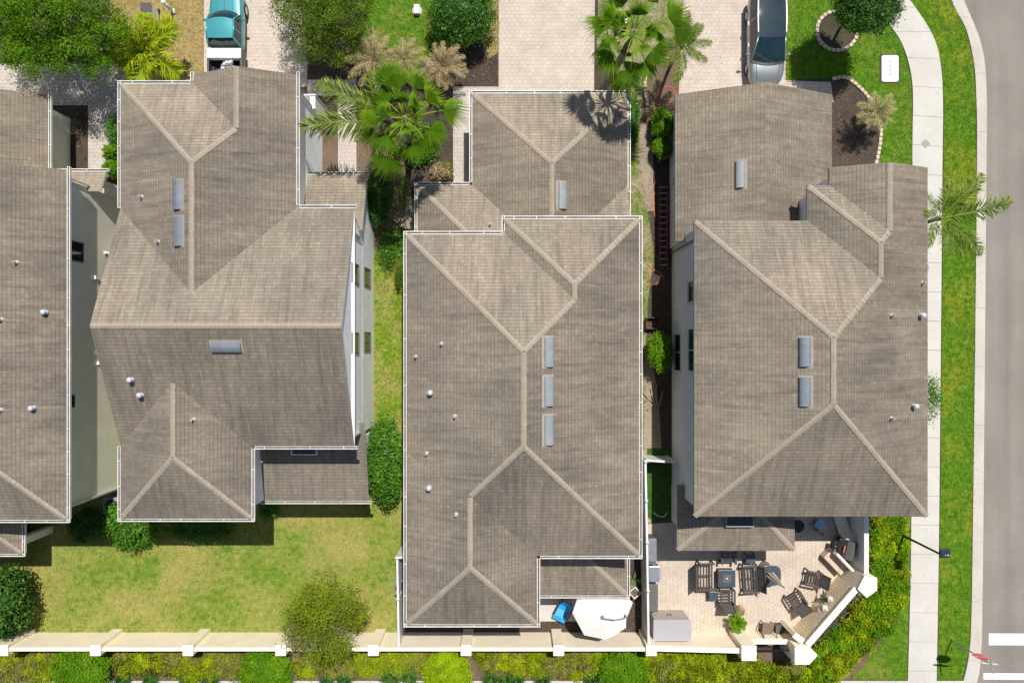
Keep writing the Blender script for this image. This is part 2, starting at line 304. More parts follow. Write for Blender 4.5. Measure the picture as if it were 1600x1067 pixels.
# ------------------------------------------------------------------ roofs (hip and gable blocks that meet in valleys)
PITCH = 0.45
def clip_half(poly, a, b, c, keep=1):      # keep a*x+b*y+c >= 0
    out = []; n = len(poly)
    for i in range(n):
        p, q = poly[i], poly[(i + 1) % n]
        dp = keep * (a * p[0] + b * p[1] + c); dq = keep * (a * q[0] + b * q[1] + c)
        if dp >= 0: out.append(p)
        if (dp > 0 and dq < 0) or (dp < 0 and dq > 0):
            t = dp / (dp - dq); out.append((p[0] + t * (q[0] - p[0]), p[1] + t * (q[1] - p[1])))
    return out
def parea(p): return 0.5 * sum(p[i][0] * p[(i + 1) % len(p)][1] - p[(i + 1) % len(p)][0] * p[i][1] for i in range(len(p)))
class Roof:
    def __init__(s): s.blocks = []
    def add(s, x0, x1, y0, y1, z, sides, clip=None, p=PITCH):
        pl = []
        if 'L' in sides: pl.append((p, 0, z - p * x0))
        if 'R' in sides: pl.append((-p, 0, z + p * x1))
        if 'B' in sides: pl.append((0, p, z - p * y0))
        if 'F' in sides: pl.append((0, -p, z + p * y1))
        cx0, cx1, cy0, cy1 = x0, x1, y0, y1
        if clip: cx0, cx1, cy0, cy1 = max(x0, clip[0]), min(x1, clip[1]), max(y0, clip[2]), min(y1, clip[3])
        s.blocks.append((pl, (cx0, cx1, cy0, cy1)))
    def z(s, x, y, e=1e-6):
        best = -1e9
        for pl, (x0, x1, y0, y1) in s.blocks:
            if x0 - e <= x <= x1 + e and y0 - e <= y <= y1 + e: best = max(best, min(a * x + b * y + c for a, b, c in pl))
        return best
    def faces(s):
        out = []
        for k, (pl, (x0, x1, y0, y1)) in enumerate(s.blocks):
            for P in pl:
                poly = [(x0, y0), (x1, y0), (x1, y1), (x0, y1)]
                for Q in pl:
                    if Q is not P: poly = clip_half(poly, Q[0] - P[0], Q[1] - P[1], Q[2] - P[2])
                    if len(poly) < 3: break
                if len(poly) < 3 or parea(poly) < 1e-4: continue
                pieces = [poly]
                for o, (pl2, (a0, a1, b0, b1)) in enumerate(s.blocks):
                    if o == k: continue
                    hs = [(1, 0, -a0), (-1, 0, a1), (0, 1, -b0), (0, -1, b1)]; dead = False
                    for Q in pl2:
                        h = (Q[0] - P[0], Q[1] - P[1], Q[2] - P[2])
                        if max(abs(t) for t in h) < 1e-4:
                            if o > k: dead = True
                            continue
                        hs.append(h)
                    if dead: continue
                    new = []
                    for pc in pieces:
                        rest = pc
                        for h in hs:
                            outp = clip_half(rest, *h, keep=-1)
                            if len(outp) >= 3 and parea(outp) > 1e-4: new.append(outp)
                            rest = clip_half(rest, *h)
                            if len(rest) < 3 or parea(rest) < 1e-4: break
                    pieces = new
                for pc in pieces: out.append((P, pc))
        return out
    def mesh(s, name, parent, mat, thick=0.1):
        mb = MB()
        for P, pc in s.faces():
            sl = math.hypot(P[0], P[1]); k = math.sqrt(1 + sl * sl); ux, uy = P[0] / sl, P[1] / sl
            z = lambda p: P[0] * p[0] + P[1] * p[1] + P[2]
            uv = [(-uy * p[0] + ux * p[1] + (7.0 if ux > .5 else 13.0 if ux < -.5 else 0), (ux * p[0] + uy * p[1]) * k) for p in pc]
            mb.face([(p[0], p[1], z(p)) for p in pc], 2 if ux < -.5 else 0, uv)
            lo = [(p[0], p[1], z(p) - thick) for p in pc]; hi = [(p[0], p[1], z(p)) for p in pc]; n = len(pc)
            for i in range(n):
                j = (i + 1) % n; mb.face([lo[i], lo[j], hi[j], hi[i]], 1)
            mb.face(lo[::-1], 1)
        return mb.build(name, [mat, M['fascia'], M['shingle_algae']], parent)
    def caps(s, parent, hw=0.115):
        for pl, (x0, x1, y0, y1) in s.blocks:
            for i in range(len(pl)):
                for j in range(i):
                    A, B = pl[i], pl[j]; a, b, c = A[0] - B[0], A[1] - B[1], A[2] - B[2]
                    L = math.hypot(a, b)
                    if L < 1e-6: continue
                    q = (-a * c / L / L, -b * c / L / L); d = (-b / L, a / L)
                    ts = np.arange(-60, 60, 0.05); on = []
                    for t in ts:
                        x, y = q[0] + d[0] * t, q[1] + d[1] * t
                        if not (x0 - .001 <= x <= x1 + .001 and y0 - .001 <= y <= y1 + .001): on.append(False); continue
                        zz = A[0] * x + A[1] * y + A[2]
                        ok = abs(s.z(x, y) - zz) < 0.004
                        if ok:
                            e = 0.03; nx, ny = -d[1] * e, d[0] * e
                            zl, zr = s.z(x + nx, y + ny, 0.02), s.z(x - nx, y - ny, 0.02)
                            ok = zl < zz - 0.004 and zr < zz - 0.004
                        on.append(ok)
                    k = 0
                    while k < len(ts):
                        if on[k]:
                            m = k
                            while m + 1 < len(ts) and on[m + 1]: m += 1
                            if m - k > 6:
                                mb = MB(); s.strip(mb, q, d, ts[k], ts[m], hw, A, B); mb.build('ridge_cap', M['cap'], parent)
                            k = m + 1
                        else: k += 1
    def strip(s, mb, q, d, t0, t1, hw, A, B):
        n = max(1, int((t1 - t0) / 0.2)); nx, ny = -d[1], d[0]
        def pt(t, o, up):
            x, y = q[0] + d[0] * t + nx * o, q[1] + d[1] * t + ny * o
            return (x, y, min(A[0] * x + A[1] * y + A[2], B[0] * x + B[1] * y + B[2]) + up)
        off = random.random() * 9
        for k in range(n):
            a, b = t0 + (t1 - t0) * k / n, t0 + (t1 - t0) * (k + 1) / n; u = random.uniform(0.018, 0.030); w = hw * random.uniform(0.93, 1.07)
            for sg in (1, -1):
                p = [pt(a, 0, u + .012), pt(b, 0, u), pt(b, sg * w, u), pt(a, sg * w, u + .012)]
                f = [(a + off, 0), (b + off, 0), (b + off, w), (a + off, w)]
                if sg > 0: p.reverse(); f.reverse()
                mb.face(p, 0, f)
                mb.face([p[0], p[3], (p[3][0], p[3][1], p[3][2] - .05), (p[0][0], p[0][1], p[0][2] - .05)] if sg < 0 else [p[1], p[0], (p[0][0], p[0][1], p[0][2] - .05), (p[1][0], p[1][1], p[1][2] - .05)], 0, [(0, 0)] * 4)
            e0, e1, c = pt(a, w, u + .012), pt(a, -w, u + .012), pt(a, 0, u + .012)
            mb.face([e0, c, (c[0], c[1], c[2] - .05), (e0[0], e0[1], e0[2] - .05)], 0, [(a, 0)] * 4)
            mb.face([c, e1, (e1[0], e1[1], e1[2] - .05), (c[0], c[1], c[2] - .05)], 0, [(a, 0)] * 4)
    def find(s, px, py):          # where the line of sight through a photo spot meets this roof
        z = 5.0
        for _ in range(40):
            p = at(px, py, z); zz = s.z(p.x, p.y)
            if zz < -100: break
            z = 0.5 * z + 0.5 * zz
        p = at(px, py, z); return Vector((p.x, p.y, s.z(p.x, p.y)))
def inset(poly, ds):               # rectilinear outline, counter-clockwise; one overhang per edge (or one number)
    n = len(poly); ds = ds if isinstance(ds, (list, tuple)) else [ds] * n; out = []
    for i in range(n):
        p, q, r = poly[i - 1], poly[i], poly[(i + 1) % n]
        def line(a, b, d):
            l = math.hypot(b[0] - a[0], b[1] - a[1]); nx, ny = -(b[1] - a[1]) / l, (b[0] - a[0]) / l
            return nx, ny, nx * a[0] + ny * a[1] + d
        a1, b1, c1 = line(p, q, ds[i - 1]); a2, b2, c2 = line(q, r, ds[i]); det = a1 * b2 - a2 * b1
        if abs(det) < 1e-6: out.append((q[0] + a1 * ds[i], q[1] + b1 * ds[i]))
        else: out.append(((c1 * b2 - c2 * b1) / det, (a1 * c2 - a2 * c1) / det))
    return out
def gutters(parent, outline, flags, z):
    n = len(outline)
    for i in range(n):
        if flags[i] != 'g': continue
        a, b = Vector((*outline[i], 0)), Vector((*outline[(i + 1) % n], 0)); d = (b - a).normalized(); o = Vector((d.y, -d.x, 0))
        L = (b - a).length; mb = MB(); e = 0.14; dz = 0.0017 * (i % 5)
        def ext(k):   # run on past an outer corner, stop short at an inner one
            p, q, r = Vector((*outline[k - 1], 0)), Vector((*outline[k], 0)), Vector((*outline[(k + 1) % n], 0))
            cr = (q - p).cross(r - q).z; return e if cr > 1e-6 else (-e if cr < -1e-6 else 0)
        s0, s1 = -ext(i), L + ext((i + 1) % n)
        T = Matrix(((d.x, o.x, 0, a.x), (d.y, o.y, 0, a.y), (0, 0, 1, z + dz - 0.012), (0, 0, 0, 1)))
        mb.box(s0, s1, e - 0.034, e, -0.125, 0.0, 0, T)
        mb.box(s0, s1, 0.004, e - 0.044, -0.125, -0.085, 1, T)
        mb.box(s0, s1, 0.002, 0.032, -0.12, -0.004, 0, T)
        for sx in (s0, s1 - 0.02): mb.box(sx + .001, sx + 0.019, 0.033, e - 0.043, -0.12, -0.006, 0, T)
        k = 0.5 + random.random() * 0.6
        while k < L - 0.2:
            mb.box(k, k + 0.03, 0.0, e - 0.005, -0.006, 0.006, 0, T); k += random.uniform(0.9, 2.3)
        mb.build('gutter', [M['white'], M['trough']], parent)
def fascia(mb, outline, z, mi=0): mb.prism(outline, z - 0.22, z - 0.101, mi)
def wallmesh(parent, outline, ds, z, mat, gables=(), z0=-0.05, name='wall', joint=None):
    foot = inset(outline, ds); mb = MB(); mb.prism(foot, z0, z - 0.16)
    for axis, w, a, b, thick in gables:     # triangle between a and b at wall plane w, growing inwards by thick
        h = z + PITCH * abs(b - a) / 2 - 0.115; m = (a + b) / 2; tri = [(a + .05, z - 0.159), (b - .05, z - 0.159), (m, h)]
        if a > b: tri = [(a - .05, z - 0.159), (b + .05, z - 0.159), (m, h)]
        if axis == 'x': P = [[(w + t, y, zz) for y, zz in tri] for t in (0, thick)]
        else: P = [[(x, w + t, zz) for x, zz in tri] for t in (0, thick)]
        mb.raw(P[0] + P[1], [(0, 1, 2), (5, 4, 3), (0, 3, 4, 1), (1, 4, 5, 2), (2, 5, 3, 0)])
    if joint:
        f2 = inset(foot, -0.004); mb.prism(f2, joint, joint + 0.03)
    return mb.build(name, mat, parent), foot
def off_vent(parent, roof, px, py, along, mat, L=1.25, w=0.44):
    p = roof.find(px, py); e = 0.05
    g = Vector((roof.z(p.x + e, p.y) - roof.z(p.x - e, p.y), roof.z(p.x, p.y + e) - roof.z(p.x, p.y - e), 0)) / (2 * e)
    nrm = Vector((-g.x, -g.y, 1)).normalized(); lv = Vector((0, 1, 0)) if along == 'y' else Vector((1, 0, 0))
    lv = (lv - nrm * lv.dot(nrm)).normalized(); wv = nrm.cross(lv)
    if wv.z > 0: wv = -wv; lv = -lv          # wv points down the slope
    T = Matrix(((lv.x, wv.x, nrm.x, p.x), (lv.y, wv.y, nrm.y, p.y), (lv.z, wv.z, nrm.z, p.z), (0, 0, 0, 1)))
    mb = MB(); prof = [(-w / 2, 0.03), (-w * .38, 0.10), (-w * .12, 0.155), (w * .18, 0.17), (w * .40, 0.15), (w / 2, 0.10), (w / 2 + .01, 0.045)]
    for k in range(len(prof) - 1):
        (a, h), (b, i) = prof[k], prof[k + 1]
        mb.raw([T @ Vector(v) for v in ((-L / 2, a, h), (L / 2, a, h), (L / 2, b, i), (-L / 2, b, i))], [(0, 1, 2, 3)])
    for sx in (-L / 2, L / 2):
        mb.raw([T @ Vector((sx, a, h)) for a, h in prof] + [T @ Vector((sx, -w / 2, 0.0)), T @ Vector((sx, w / 2, 0.0))], [(7, 0, 1, 2, 3, 4, 5, 6, 8)])
    o = mb.build('ridge_vent', mat, parent)
    fl = MB(); fl.box(-L / 2 - .07, L / 2 + .07, -w / 2 - .09, w / 2 + .03, -0.02, 0.022, 0, T); fl.build('flashing', M['brownfascia'], o)
    return o
def pipe_vent(parent, roof, px, py, big=False):
    p = roof.find(px, py); mb = MB()
    if big:
        mb.lathe([(0.11, -0.1), (0.105, 0.10), (0.065, 0.14), (0.065, 0.26), (0.115, 0.27), (0.12, 0.30), (0.08, 0.35), (0.02, 0.37)], p, 14)
        o = mb.build('vent_pipe', M['ventcap'], parent, False)
    else:
        mb.lathe([(0.10, -0.08), (0.075, 0.07), (0.047, 0.10), (0.045, 0.30), (0.034, 0.30), (0.034, 0.2)], p, 12)
        o = mb.build('vent_pipe', M['pipe'], parent)
    g = Vector((roof.z(p.x + .05, p.y) - roof.z(p.x - .05, p.y), roof.z(p.x, p.y + .05) - roof.z(p.x, p.y - .05), 0)) / .1
    # pale rain streak below the flashing
    dn = -g.normalized(); sd = Vector((-dn.y, dn.x, 0)); Ls = random.uniform(0.7, 1.6) if big else random.uniform(0.3, 1.0); st = MB(); w = 0.08 if big else 0.05
    def on(q): return Vector((q.x, q.y, roof.z(q.x, q.y) + 0.006))
    base = Vector((p.x, p.y, 0)); N = 8
    for k in range(N):
        a, b = k / N, (k + 1) / N; wa, wb = w * (1 + .5 * a), w * (1 + .5 * b)
        q = [base + dn * (Ls * a) - sd * wa, base + dn * (Ls * b) - sd * wb, base + dn * (Ls * b) + sd * wb, base + dn * (Ls * a) + sd * wa]
        if any(roof.z(v.x, v.y) < 0 for v in q): break
        st.face([on(v) for v in q], 0, [(0, a), (0, b), (1, b), (1, a)])
    if st.f: st.build('rain_streak', M['streak'], parent)
    return o
def streakmat():
    m, nt, b = newmat('rain_washed_streak'); uv = uvof(nt); sp = nt.nodes.new('ShaderNodeSeparateXYZ'); lk(nt, uv, sp.inputs[0])
    b.inputs['Base Color'].default_value = (0.40, 0.345, 0.29, 1); b.inputs['Roughness'].default_value = 0.9
    a = ramp(nt, sp.outputs['Y'], [(0.0, 0.75), (1.0, 0.0)]); e = ramp(nt, sp.outputs['X'], [(0.0, 0.0), (0.5, 1.0), (1.0, 0.0)])
    f = mixc(nt, 1.0, a, e, 'MULTIPLY'); f = mixc(nt, 1.0, f, ramp(nt, noise(nt, wpos(nt), 9, 3), [(0.3, 0.4), (0.6, 1.0)]), 'MULTIPLY')
    lk(nt, f, b.inputs['Alpha']); return m
M['streak'] = streakmat()
def window(parent, axis, w, out, a0, a1, z0, z1, bars=1, frame='bronze'):
    """window on the wall plane axis=w, facing out (+1/-1), from a0 to a1 along the wall"""
    fr = MB(); pn = MB(); t = 0.06
    def bx(mb, u0, u1, v0, v1, d0, d1):
        lo, hi = sorted((w + out * d0, w + out * d1))
        if axis == 'x': mb.box(lo, hi, u0, u1, v0, v1)
        else: mb.box(u0, u1, lo, hi, v0, v1)
    bx(fr, a0 - t, a1 + t, z1, z1 + t, -.02, .05); bx(fr, a0 - t, a1 + t, z0 - t, z0, -.02, .06)
    bx(fr, a0 - t, a0, z0, z1, -.02, .05); bx(fr, a1, a1 + t, z0, z1, -.02, .05)
    for k in range(1, bars + 1):
        m = a0 + (a1 - a0) * k / (bars + 1); bx(fr, m - .025, m + .025, z0, z1, -.02, .045)
    bx(pn, a0, a1, z0, z1, -.02, .012)
    o = fr.build('window', M[frame], parent); pn.build('pane', M['glass'], o); return o
def spout(parent, x, y, z0, z1, mat='white'):
    mb = MB(); mb.box(x - .045, x + .045, y - .035, y + .035, z0, z1); return mb.build('downspout', M[mat], parent)
# ------------------------------------------------------------------ the four houses
ZE, ZG = 5.4, 2.8          # eaves of the two-storey bodies and of the one-storey parts
def roofset(h, roof, outline, flags, z, name, board=None):
    roof.mesh(name, h, M['shingle']); mb = MB(); fascia(mb, board or outline, z); mb.build('fascia', M['fascia'], h); gutters(h, outline, flags, z)

# --- house at the left edge
h1 = thing('house', 'olive beige house cut off by the left edge, white gutter along its side', 'house', (-24.7, 0, 0))
r = Roof(); r.add(-29.5, -19.93, -7.97, 7.69, ZE, 'LRB')
o1 = [(-29.5, -7.97), (-19.93, -7.97), (-19.93, 7.69), (-29.5, 7.69)]
roofset(h1, r, o1, 'ggrg', ZE, 'main_roof'); r.caps(h1)
wallmesh(h1, o1, [.35, .34, .34, .35], ZE, M['stucco_olive'], [('y', 7.35, -29.15, -20.27, -.2)], joint=2.95)
for q in ((27, 410), (73, 488), (54, 637), (3, 499), (2, 640)): pipe_vent(h1, r, *q, big=q[0] > 30)
g = Roof(); g.add(-30.2, -22.4, 6.0, 11.9, ZG, 'LR', (-30.2, -22.4, 7.3, 11.9))
og = [(-30.2, 7.0), (-22.4, 7.0), (-22.4, 11.9), (-30.2, 11.9)]
roofset(h1, g, og, 'ngrg', ZG, 'garage_roof')
wallmesh(h1, og, [.1, .6, .3, .4], ZG, M['stucco_olive'], [('y', 11.6, -29.8, -23.0, -.2)], name='garage_wall')
pr = Roof(); pr.add(-22.95, -19.6, 5.0, 8.2, ZG, 'F', (-22.95, -19.6, 7.15, 8.2))
op = [(-22.9, 7.2), (-19.6, 7.2), (-19.6, 8.2), (-22.9, 8.2)]
roofset(h1, pr, op, 'nngn', ZG, 'porch_roof', [(-22.9, 7.95), (-19.61, 7.95), (-19.61, 8.19), (-22.9, 8.19)])
mb = MB(); mb.box(-20.2, -19.9, 7.55, 7.85, 0, ZG - .15); mb.build('porch_column', M['stucco_olive'], h1)
br = Roof(); br.add(-30, -23.66, -10.24, -3, ZG, 'LRB', (-30, -23.66, -10.24, -7.5))
ob = [(-30, -10.24), (-23.66, -10.24), (-23.66, -7.6), (-30, -7.6)]
roofset(h1, br, ob, 'ggng', ZG, 'porch_roof'); br.caps(h1)
for x in (-24.25, -29.6): mb = MB(); mb.box(x, x + .35, -9.95, -9.6, 0, ZG - .2); mb.build('porch_column', M['stucco_olive'], h1)
mb = MB(); mb.box(-29.2, -24.3, -9.86, -9.7, 0, ZG - .2); mb.build('porch_screen', M['bronze'], h1)
window(h1, 'x', -20.27, 1, 3.78, 4.58, 3.65, 4.85, 1); window(h1, 'x', -20.27, 1, -2.98, -2.52, 4.35, 4.95, 0)
spout(h1, -20.2, 7.43, 3.0, 5.25); spout(h1, -20.2, -7.5, 0.0, 5.2)
for y, z in ((3.1, 2.5), (-0.52, 2.2), (-1.05, 2.2)): mb = MB(); mb.box(-20.28, -20.12, y - .08, y + .08, z, z + .25); mb.build('wall_vent', M['white'], h1)

# --- second house, gable facing both sides
h2 = thing('house', 'white house with crosswise gable roof and bright white windowed side wall', 'house', (-12.5, 0, 0))
r = Roof(); r.add(-17.52, -7.07, -4.68, 5.97, ZE, 'FB'); r.add(-17.52, -9.65, 0.8, 11.53, ZE, 'LRF')
r.add(-14.26, -9.65, 4.0, 11.93, ZE, 'LR'); r.add(-17.52, -11.66, -7.92, 0.4, ZE, 'LRB')
o2 = [(-17.52, -7.92), (-11.66, -7.92), (-11.66, -4.68), (-7.07, -4.68), (-7.07, 5.97), (-9.65, 5.97), (-9.65, 11.93), (-14.26, 11.93), (-14.26, 11.53), (-17.52, 11.53), (-17.52, 5.97), (-17.52, -4.68)]
roofset(h2, r, o2, 'gggrggrggg' + 'rg', ZE, 'main_roof'); r.caps(h2)
wallmesh(h2, o2, [.3, .3, .3, .12, .3, .22, .25, .3, .3, .3, .22, .3], ZE, M['stucco_white'],
         [('x', -7.19, -4.68, 5.97, -.2), ('x', -17.30, -4.68, 5.97, .2), ('y', 11.68, -14.26, -9.65, -.2)], joint=3.0)
for q in ((279, 305), (280, 362)): off_vent(h2, r, *q, 'y', M['ventblue'])
off_vent(h2, r, 354, 542, 'x', M['ventblue'])
for q in ((194, 412, 1), (207, 593, 1), (222, 617, 1), (303, 655, 0), (222, 308, 0), (248, 378, 0)): pipe_vent(h2, r, q[0], q[1], bool(q[2]))
pr = Roof(); pr.add(-10.0, -7.01, 2.0, 8.05, ZG, 'F', (-10.0, -7.01, 5.2, 8.05), 0.38)
op = [(-9.9, 5.3), (-7.01, 5.3), (-7.01, 8.05), (-9.9, 8.05)]
roofset(h2, pr, op, 'nngn', ZG, 'entry_roof', [(-9.9, 7.8), (-7.02, 7.8), (-7.02, 8.04), (-9.9, 8.04)])
mb = MB(); mb.prism([(-9.8, 5.2), (-7.25, 5.2), (-7.25, 7.75), (-9.8, 7.75)], 0, ZG - .15); mb.build('entry_wall', M['stucco_white'], h2)
br = Roof(); br.add(-12.1, -6.93, -7.7, 2, ZG, 'B', (-12.1, -6.93, -7.7, -3.8), 0.24)
ob = [(-12.05, -7.7), (-6.93, -7.7), (-6.93, -3.8), (-12.05, -3.8)]
roofset(h2, br, ob, 'gnnn', ZG, 'porch_roof', [(-12.05, -7.69), (-6.94, -7.69), (-6.94, -7.45), (-12.05, -7.45)])
mb = MB(); mb.prism([(-12.0, -7.4), (-7.2, -7.4), (-7.2, -4.6), (-12.0, -4.6)], 0, ZG - .15); mb.build('porch_wall', M['stucco_white'], h2)
p = br.find(476, 704); mb = MB(); mb.box(p.x - .62, p.x + .62, p.y - .2, p.y + .35, p.z - .1, p.z + .12); o = mb.build('skylight', M['white'], h2)
mb = MB(); mb.box(p.x - .55, p.x + .55, p.y - .14, p.y + .29, p.z + .09, p.z + .128); mb.build('pane', M['glass'], o)
for y0, y1 in ((2.70, 3.50), (-0.50, 0.35)):
    window(h2, 'x', -7.19, 1, y0, y1, 4.05, 5.25, 0); window(h2, 'x', -7.19, 1, y0 + .08, y1 + .06, 1.2, 2.55, 0)
spout(h2, -7.13, 4.9, 3.6, 5.3); spout(h2, -7.13, -4.25, 3.9, 5.3); spout(h2, -9.8, 11.5, 0.1, 5.2)
mb = MB(); mb.box(-9.88, -9.62, 11.38, 12.0, 0, 2.35); mb.build('garage_pier', M['stucco_cream'], h2)
mb = MB(); mb.box(-10.15, -9.58, 12.001, 12.06, 0, 2.42); mb.build('pier_trim', M['white'], h2)

# --- third house, in the middle
h3 = thing('house', 'middle house with white gutters all round and three vents in a row', 'house', (0.5, 0, 0))
r = Roof(); r.add(-4.72, 5.70, -9.58, 4.80, ZE, 'LRBF'); r.add(-0.32, 5.70, -2.0, 5.48, ZE, 'LRF'); r.add(-4.72, 1.12, -12.64, -3.0, ZE, 'LRB')
o3 = [(-4.72, -12.64), (1.12, -12.64), (1.12, -9.58), (5.70, -9.58), (5.70, 5.48), (-0.32, 5.48), (-0.32, 4.80), (-4.72, 4.80)]
roofset(h3, r, o3, 'gggggggg', ZE, 'main_roof'); r.caps(h3)
wallmesh(h3, o3, .34, ZE, M['stucco_cream'], joint=3.0)
for y in (550, 611, 672): off_vent(h3, r, 857, y, 'y', M['galv'])
for q in ((690, 537, 0), (650, 557, 0), (673, 613, 1), (711, 650, 0), (667, 708, 0), (671, 761, 1), (713, 803, 0)): pipe_vent(h3, r, q[0], q[1], bool(q[2]))
g = Roof(); g.add(-1.92, 5.59, 2.0, 11.97, ZG, 'LRF', (-1.92, 5.59, 4.9, 11.97)); g.add(-4.57, 5.59, 0, 7.55, ZG, 'LF', (-4.57, 5.59, 4.3, 7.55))
og = [(-4.57, 4.3), (5.59, 4.3), (5.59, 11.97), (-1.92, 11.97), (-1.92, 7.55), (-4.57, 7.55)]
roofset(h3, g, og, 'nggggg', ZG, 'garage_roof'); g.caps(h3)
wallmesh(h3, og, .34, ZG, M['stucco_cream'], name='garage_wall')
off_vent(h3, g, 878, 306, 'y', M['galv']); pipe_vent(h3, g, 766, 351)
br = Roof(); br.add(-6, 5.56, -12.25, -3, ZG, 'RB', (1.0, 5.56, -12.25, -9.2), 0.38)
ob = [(1.0, -12.25), (5.56, -12.25), (5.56, -9.2), (1.0, -9.2)]
roofset(h3, br, ob, 'ggnn', ZG, 'porch_roof'); br.caps(h3, 0.12)
for x in (1.4, 3.2, 5.0): mb = MB(); mb.box(x - .13, x + .13, -11.95, -11.69, 0, ZG - .15); mb.build('porch_column', M['stucco_cream'], h3)
mb = MB(); mb.box(5.02, 5.14, -11.6, -9.3, 0, ZG - .15); mb.build('porch_wall', M['stucco_cream'], h3)
spout(h3, 5.5, 4.95, 2.9, 5.25); spout(h3, -4.5, -12.2, 0, 5.2)

# --- fourth house, right, corner lot
h4 = thing('house', 'corner house at the right, hip roof without gutters above the furnished patio', 'house', (13.3, 0, 0))
r = Roof(); r.add(8.16, 18.6, -7.83, 5.40, ZE, 'LRBF'); r.add(13.23, 18.6, 0.0, 6.97, ZE, 'LRF'); r.add(14.23, 18.6, 2.0, 7.78, ZE, 'LR')
o4 = [(8.16, -7.83), (18.6, -7.83), (18.6, 7.78), (14.23, 7.78), (14.23, 6.97), (13.23, 6.97), (13.23, 5.40), (8.16, 5.40)]
r.mesh('main_roof', h4, M['shingle']); mb = MB(); fascia(mb, o4, ZE); mb.build('fascia', M['brownfascia'], h4); r.caps(h4)
wallmesh(h4, o4, [.3, .3, .3, .3, .3, .3, .3, .16], ZE, M['stucco_grey'], [('y', 7.48, 14.23, 18.6, -.2)], joint=3.0)
for q in ((1258, 550), (1258, 612)): off_vent(h4, r, *q, 'y', M['ventblue'], 1.22, .46)
for q in ((1393, 493, 0), (1438, 493, 1), (1392, 653, 0), (1427, 634, 1), (1441, 442, 0)): pipe_vent(h4, r, q[0], q[1], bool(q[2]))
g = Roof(); g.add(7.88, 15.45, 0, 11.91, ZG, 'LR', (7.88, 15.45, 4.83, 11.91))
og = [(7.88, 4.83), (15.45, 4.83), (15.45, 11.91), (7.88, 11.91)]
g.mesh('garage_roof', h4, M['shingle']); mb = MB(); fascia(mb, og, ZG); mb.build('fascia', M['brownfascia'], h4)
wallmesh(h4, og, [.0, .3, .3, .32], ZG, M['stucco_grey'], [('y', 11.61, 8.2, 15.15, -.2)], name='garage_wall')
off_vent(h4, g, 1157, 273, 'y', M['galv'], 1.25, .42)
br = Roof(); br.add(7.97, 13.65, -10.09, -3, ZG, 'LRB', (7.97, 13.65, -10.09, -6.9), 0.38)
ob = [(7.97, -10.09), (13.65, -10.09), (13.65, -6.9), (7.97, -6.9)]
br.mesh('porch_roof', h4, M['shingle']); mb = MB(); fascia(mb, ob, ZG); mb.build('fascia', M['brownfascia'], h4); br.caps(h4, 0.12)
mb = MB(); mb.box(8.3, 13.3, -9.3, -7.4, 0, ZG - .15); mb.build('porch_wall', M['stucco_grey'], h4)
p = br.find(1155, 813); mb = MB(); mb.box(p.x - .66, p.x + .66, p.y - .28, p.y + .45, p.z - .15, p.z + .14); o = mb.build('skylight', M['galv'], h4)
mb = MB(); mb.box(p.x - .6, p.x + .6, p.y - .22, p.y + .4, p.z + .1, p.z + .148); mb.build('pane', M['glass'], o)
xw = 8.32
window(h4, 'x', xw, -1, -1.43, 0.33, 0.75, 2.1, 1, 'white'); window(h4, 'x', xw, -1, 1.85, 2.75, 3.7, 4.75, 0, 'white'); window(h4, 'x', xw, -1, -1.35, 0.55, 3.75, 4.85, 1, 'white')
mb = MB(); mb.box(8.05, 8.2, 7.95, 8.2, 0.9, 1.5); mb.build('meter_box', M['pipe'], h4)
mb = MB(); mb.box(8.2, 8.33, 0.75, 1.05, 1.1, 1.4); mb.build('wall_vent', M['white'], h4)
spout(h4, 8.26, 4.6, 0, 5.2, 'galv')

# ------------------------------------------------------------------ ground, street, paving
def sheet(name, poly, z, mat, thick=None):
    mb = MB(); n = len(poly)
    if parea(poly) < 0: poly = poly[::-1]
    if thick: mb.prism(poly, z - thick, z)
    else: mb.face([(x, y, z) for x, y in poly])
    return struct(mb.build(name, mat))
mb = MB(); mb.face([(-400, -400, -.30), (400, -400, -.30), (400, 400, -.30), (-400, 400, -.30)]); struct(mb.build('ground', M['land']))
KL = [(1478, -60), (1486, 0), (1509, 46), (1521, 96), (1525, 152), (1526, 268), (1520, 797), (1517.5, 959), (1514, 1020), (1505, 1063), (1490, 1110)]
KR = [(1490, -60), (1509, 0), (1529, 48), (1540, 89), (1544, 152), (1543.5, 268), (1539, 797), (1537, 959), (1536, 1010), (1530, 1063), (1512, 1110)]
KLm, KRm = G(KL), G(KR)
def smooth_line(a, n=6):
    out = []
    for i in range(len(a) - 1):
        p0 = np.array(a[max(i - 1, 0)]); p1 = np.array(a[i]); p2 = np.array(a[i + 1]); p3 = np.array(a[min(i + 2, len(a) - 1)])
        for k in range(n):
            t = k / n; out.append(tuple(0.5 * ((2 * p1) + (-p0 + p2) * t + (2 * p0 - 5 * p1 + 4 * p2 - p3) * t * t + (-p0 + 3 * p1 - 3 * p2 + p3) * t ** 3)))
    return out + [tuple(a[-1])]
KLs, KRs = smooth_line(KLm), smooth_line(KRm)
# yards: everything inside the kerb
sheet('yard_soil', [(-60, -22)] + KLs[::-1] + [(22, 40), (-60, 40)], 0.0, M['mulch'], 0.25)
sheet('road', [(p[0] - .02, p[1]) for p in KRs] [::-1] + [(23.0, 60), (60, 60), (60, -60), (20, -60)], -0.125, M['asphalt'])
mb = MB(); prof = [(0.0, -.2), (0.0, .025), (0.52, .028), (0.62, .012), (0.72, -.085), (0.85, -.118), (1.0, -.112), (1.0, -.2)]
acc = 0; ring = None
def seg_len(i): return math.hypot(KLs[i + 1][0] - KLs[i][0], KLs[i + 1][1] - KLs[i][1])
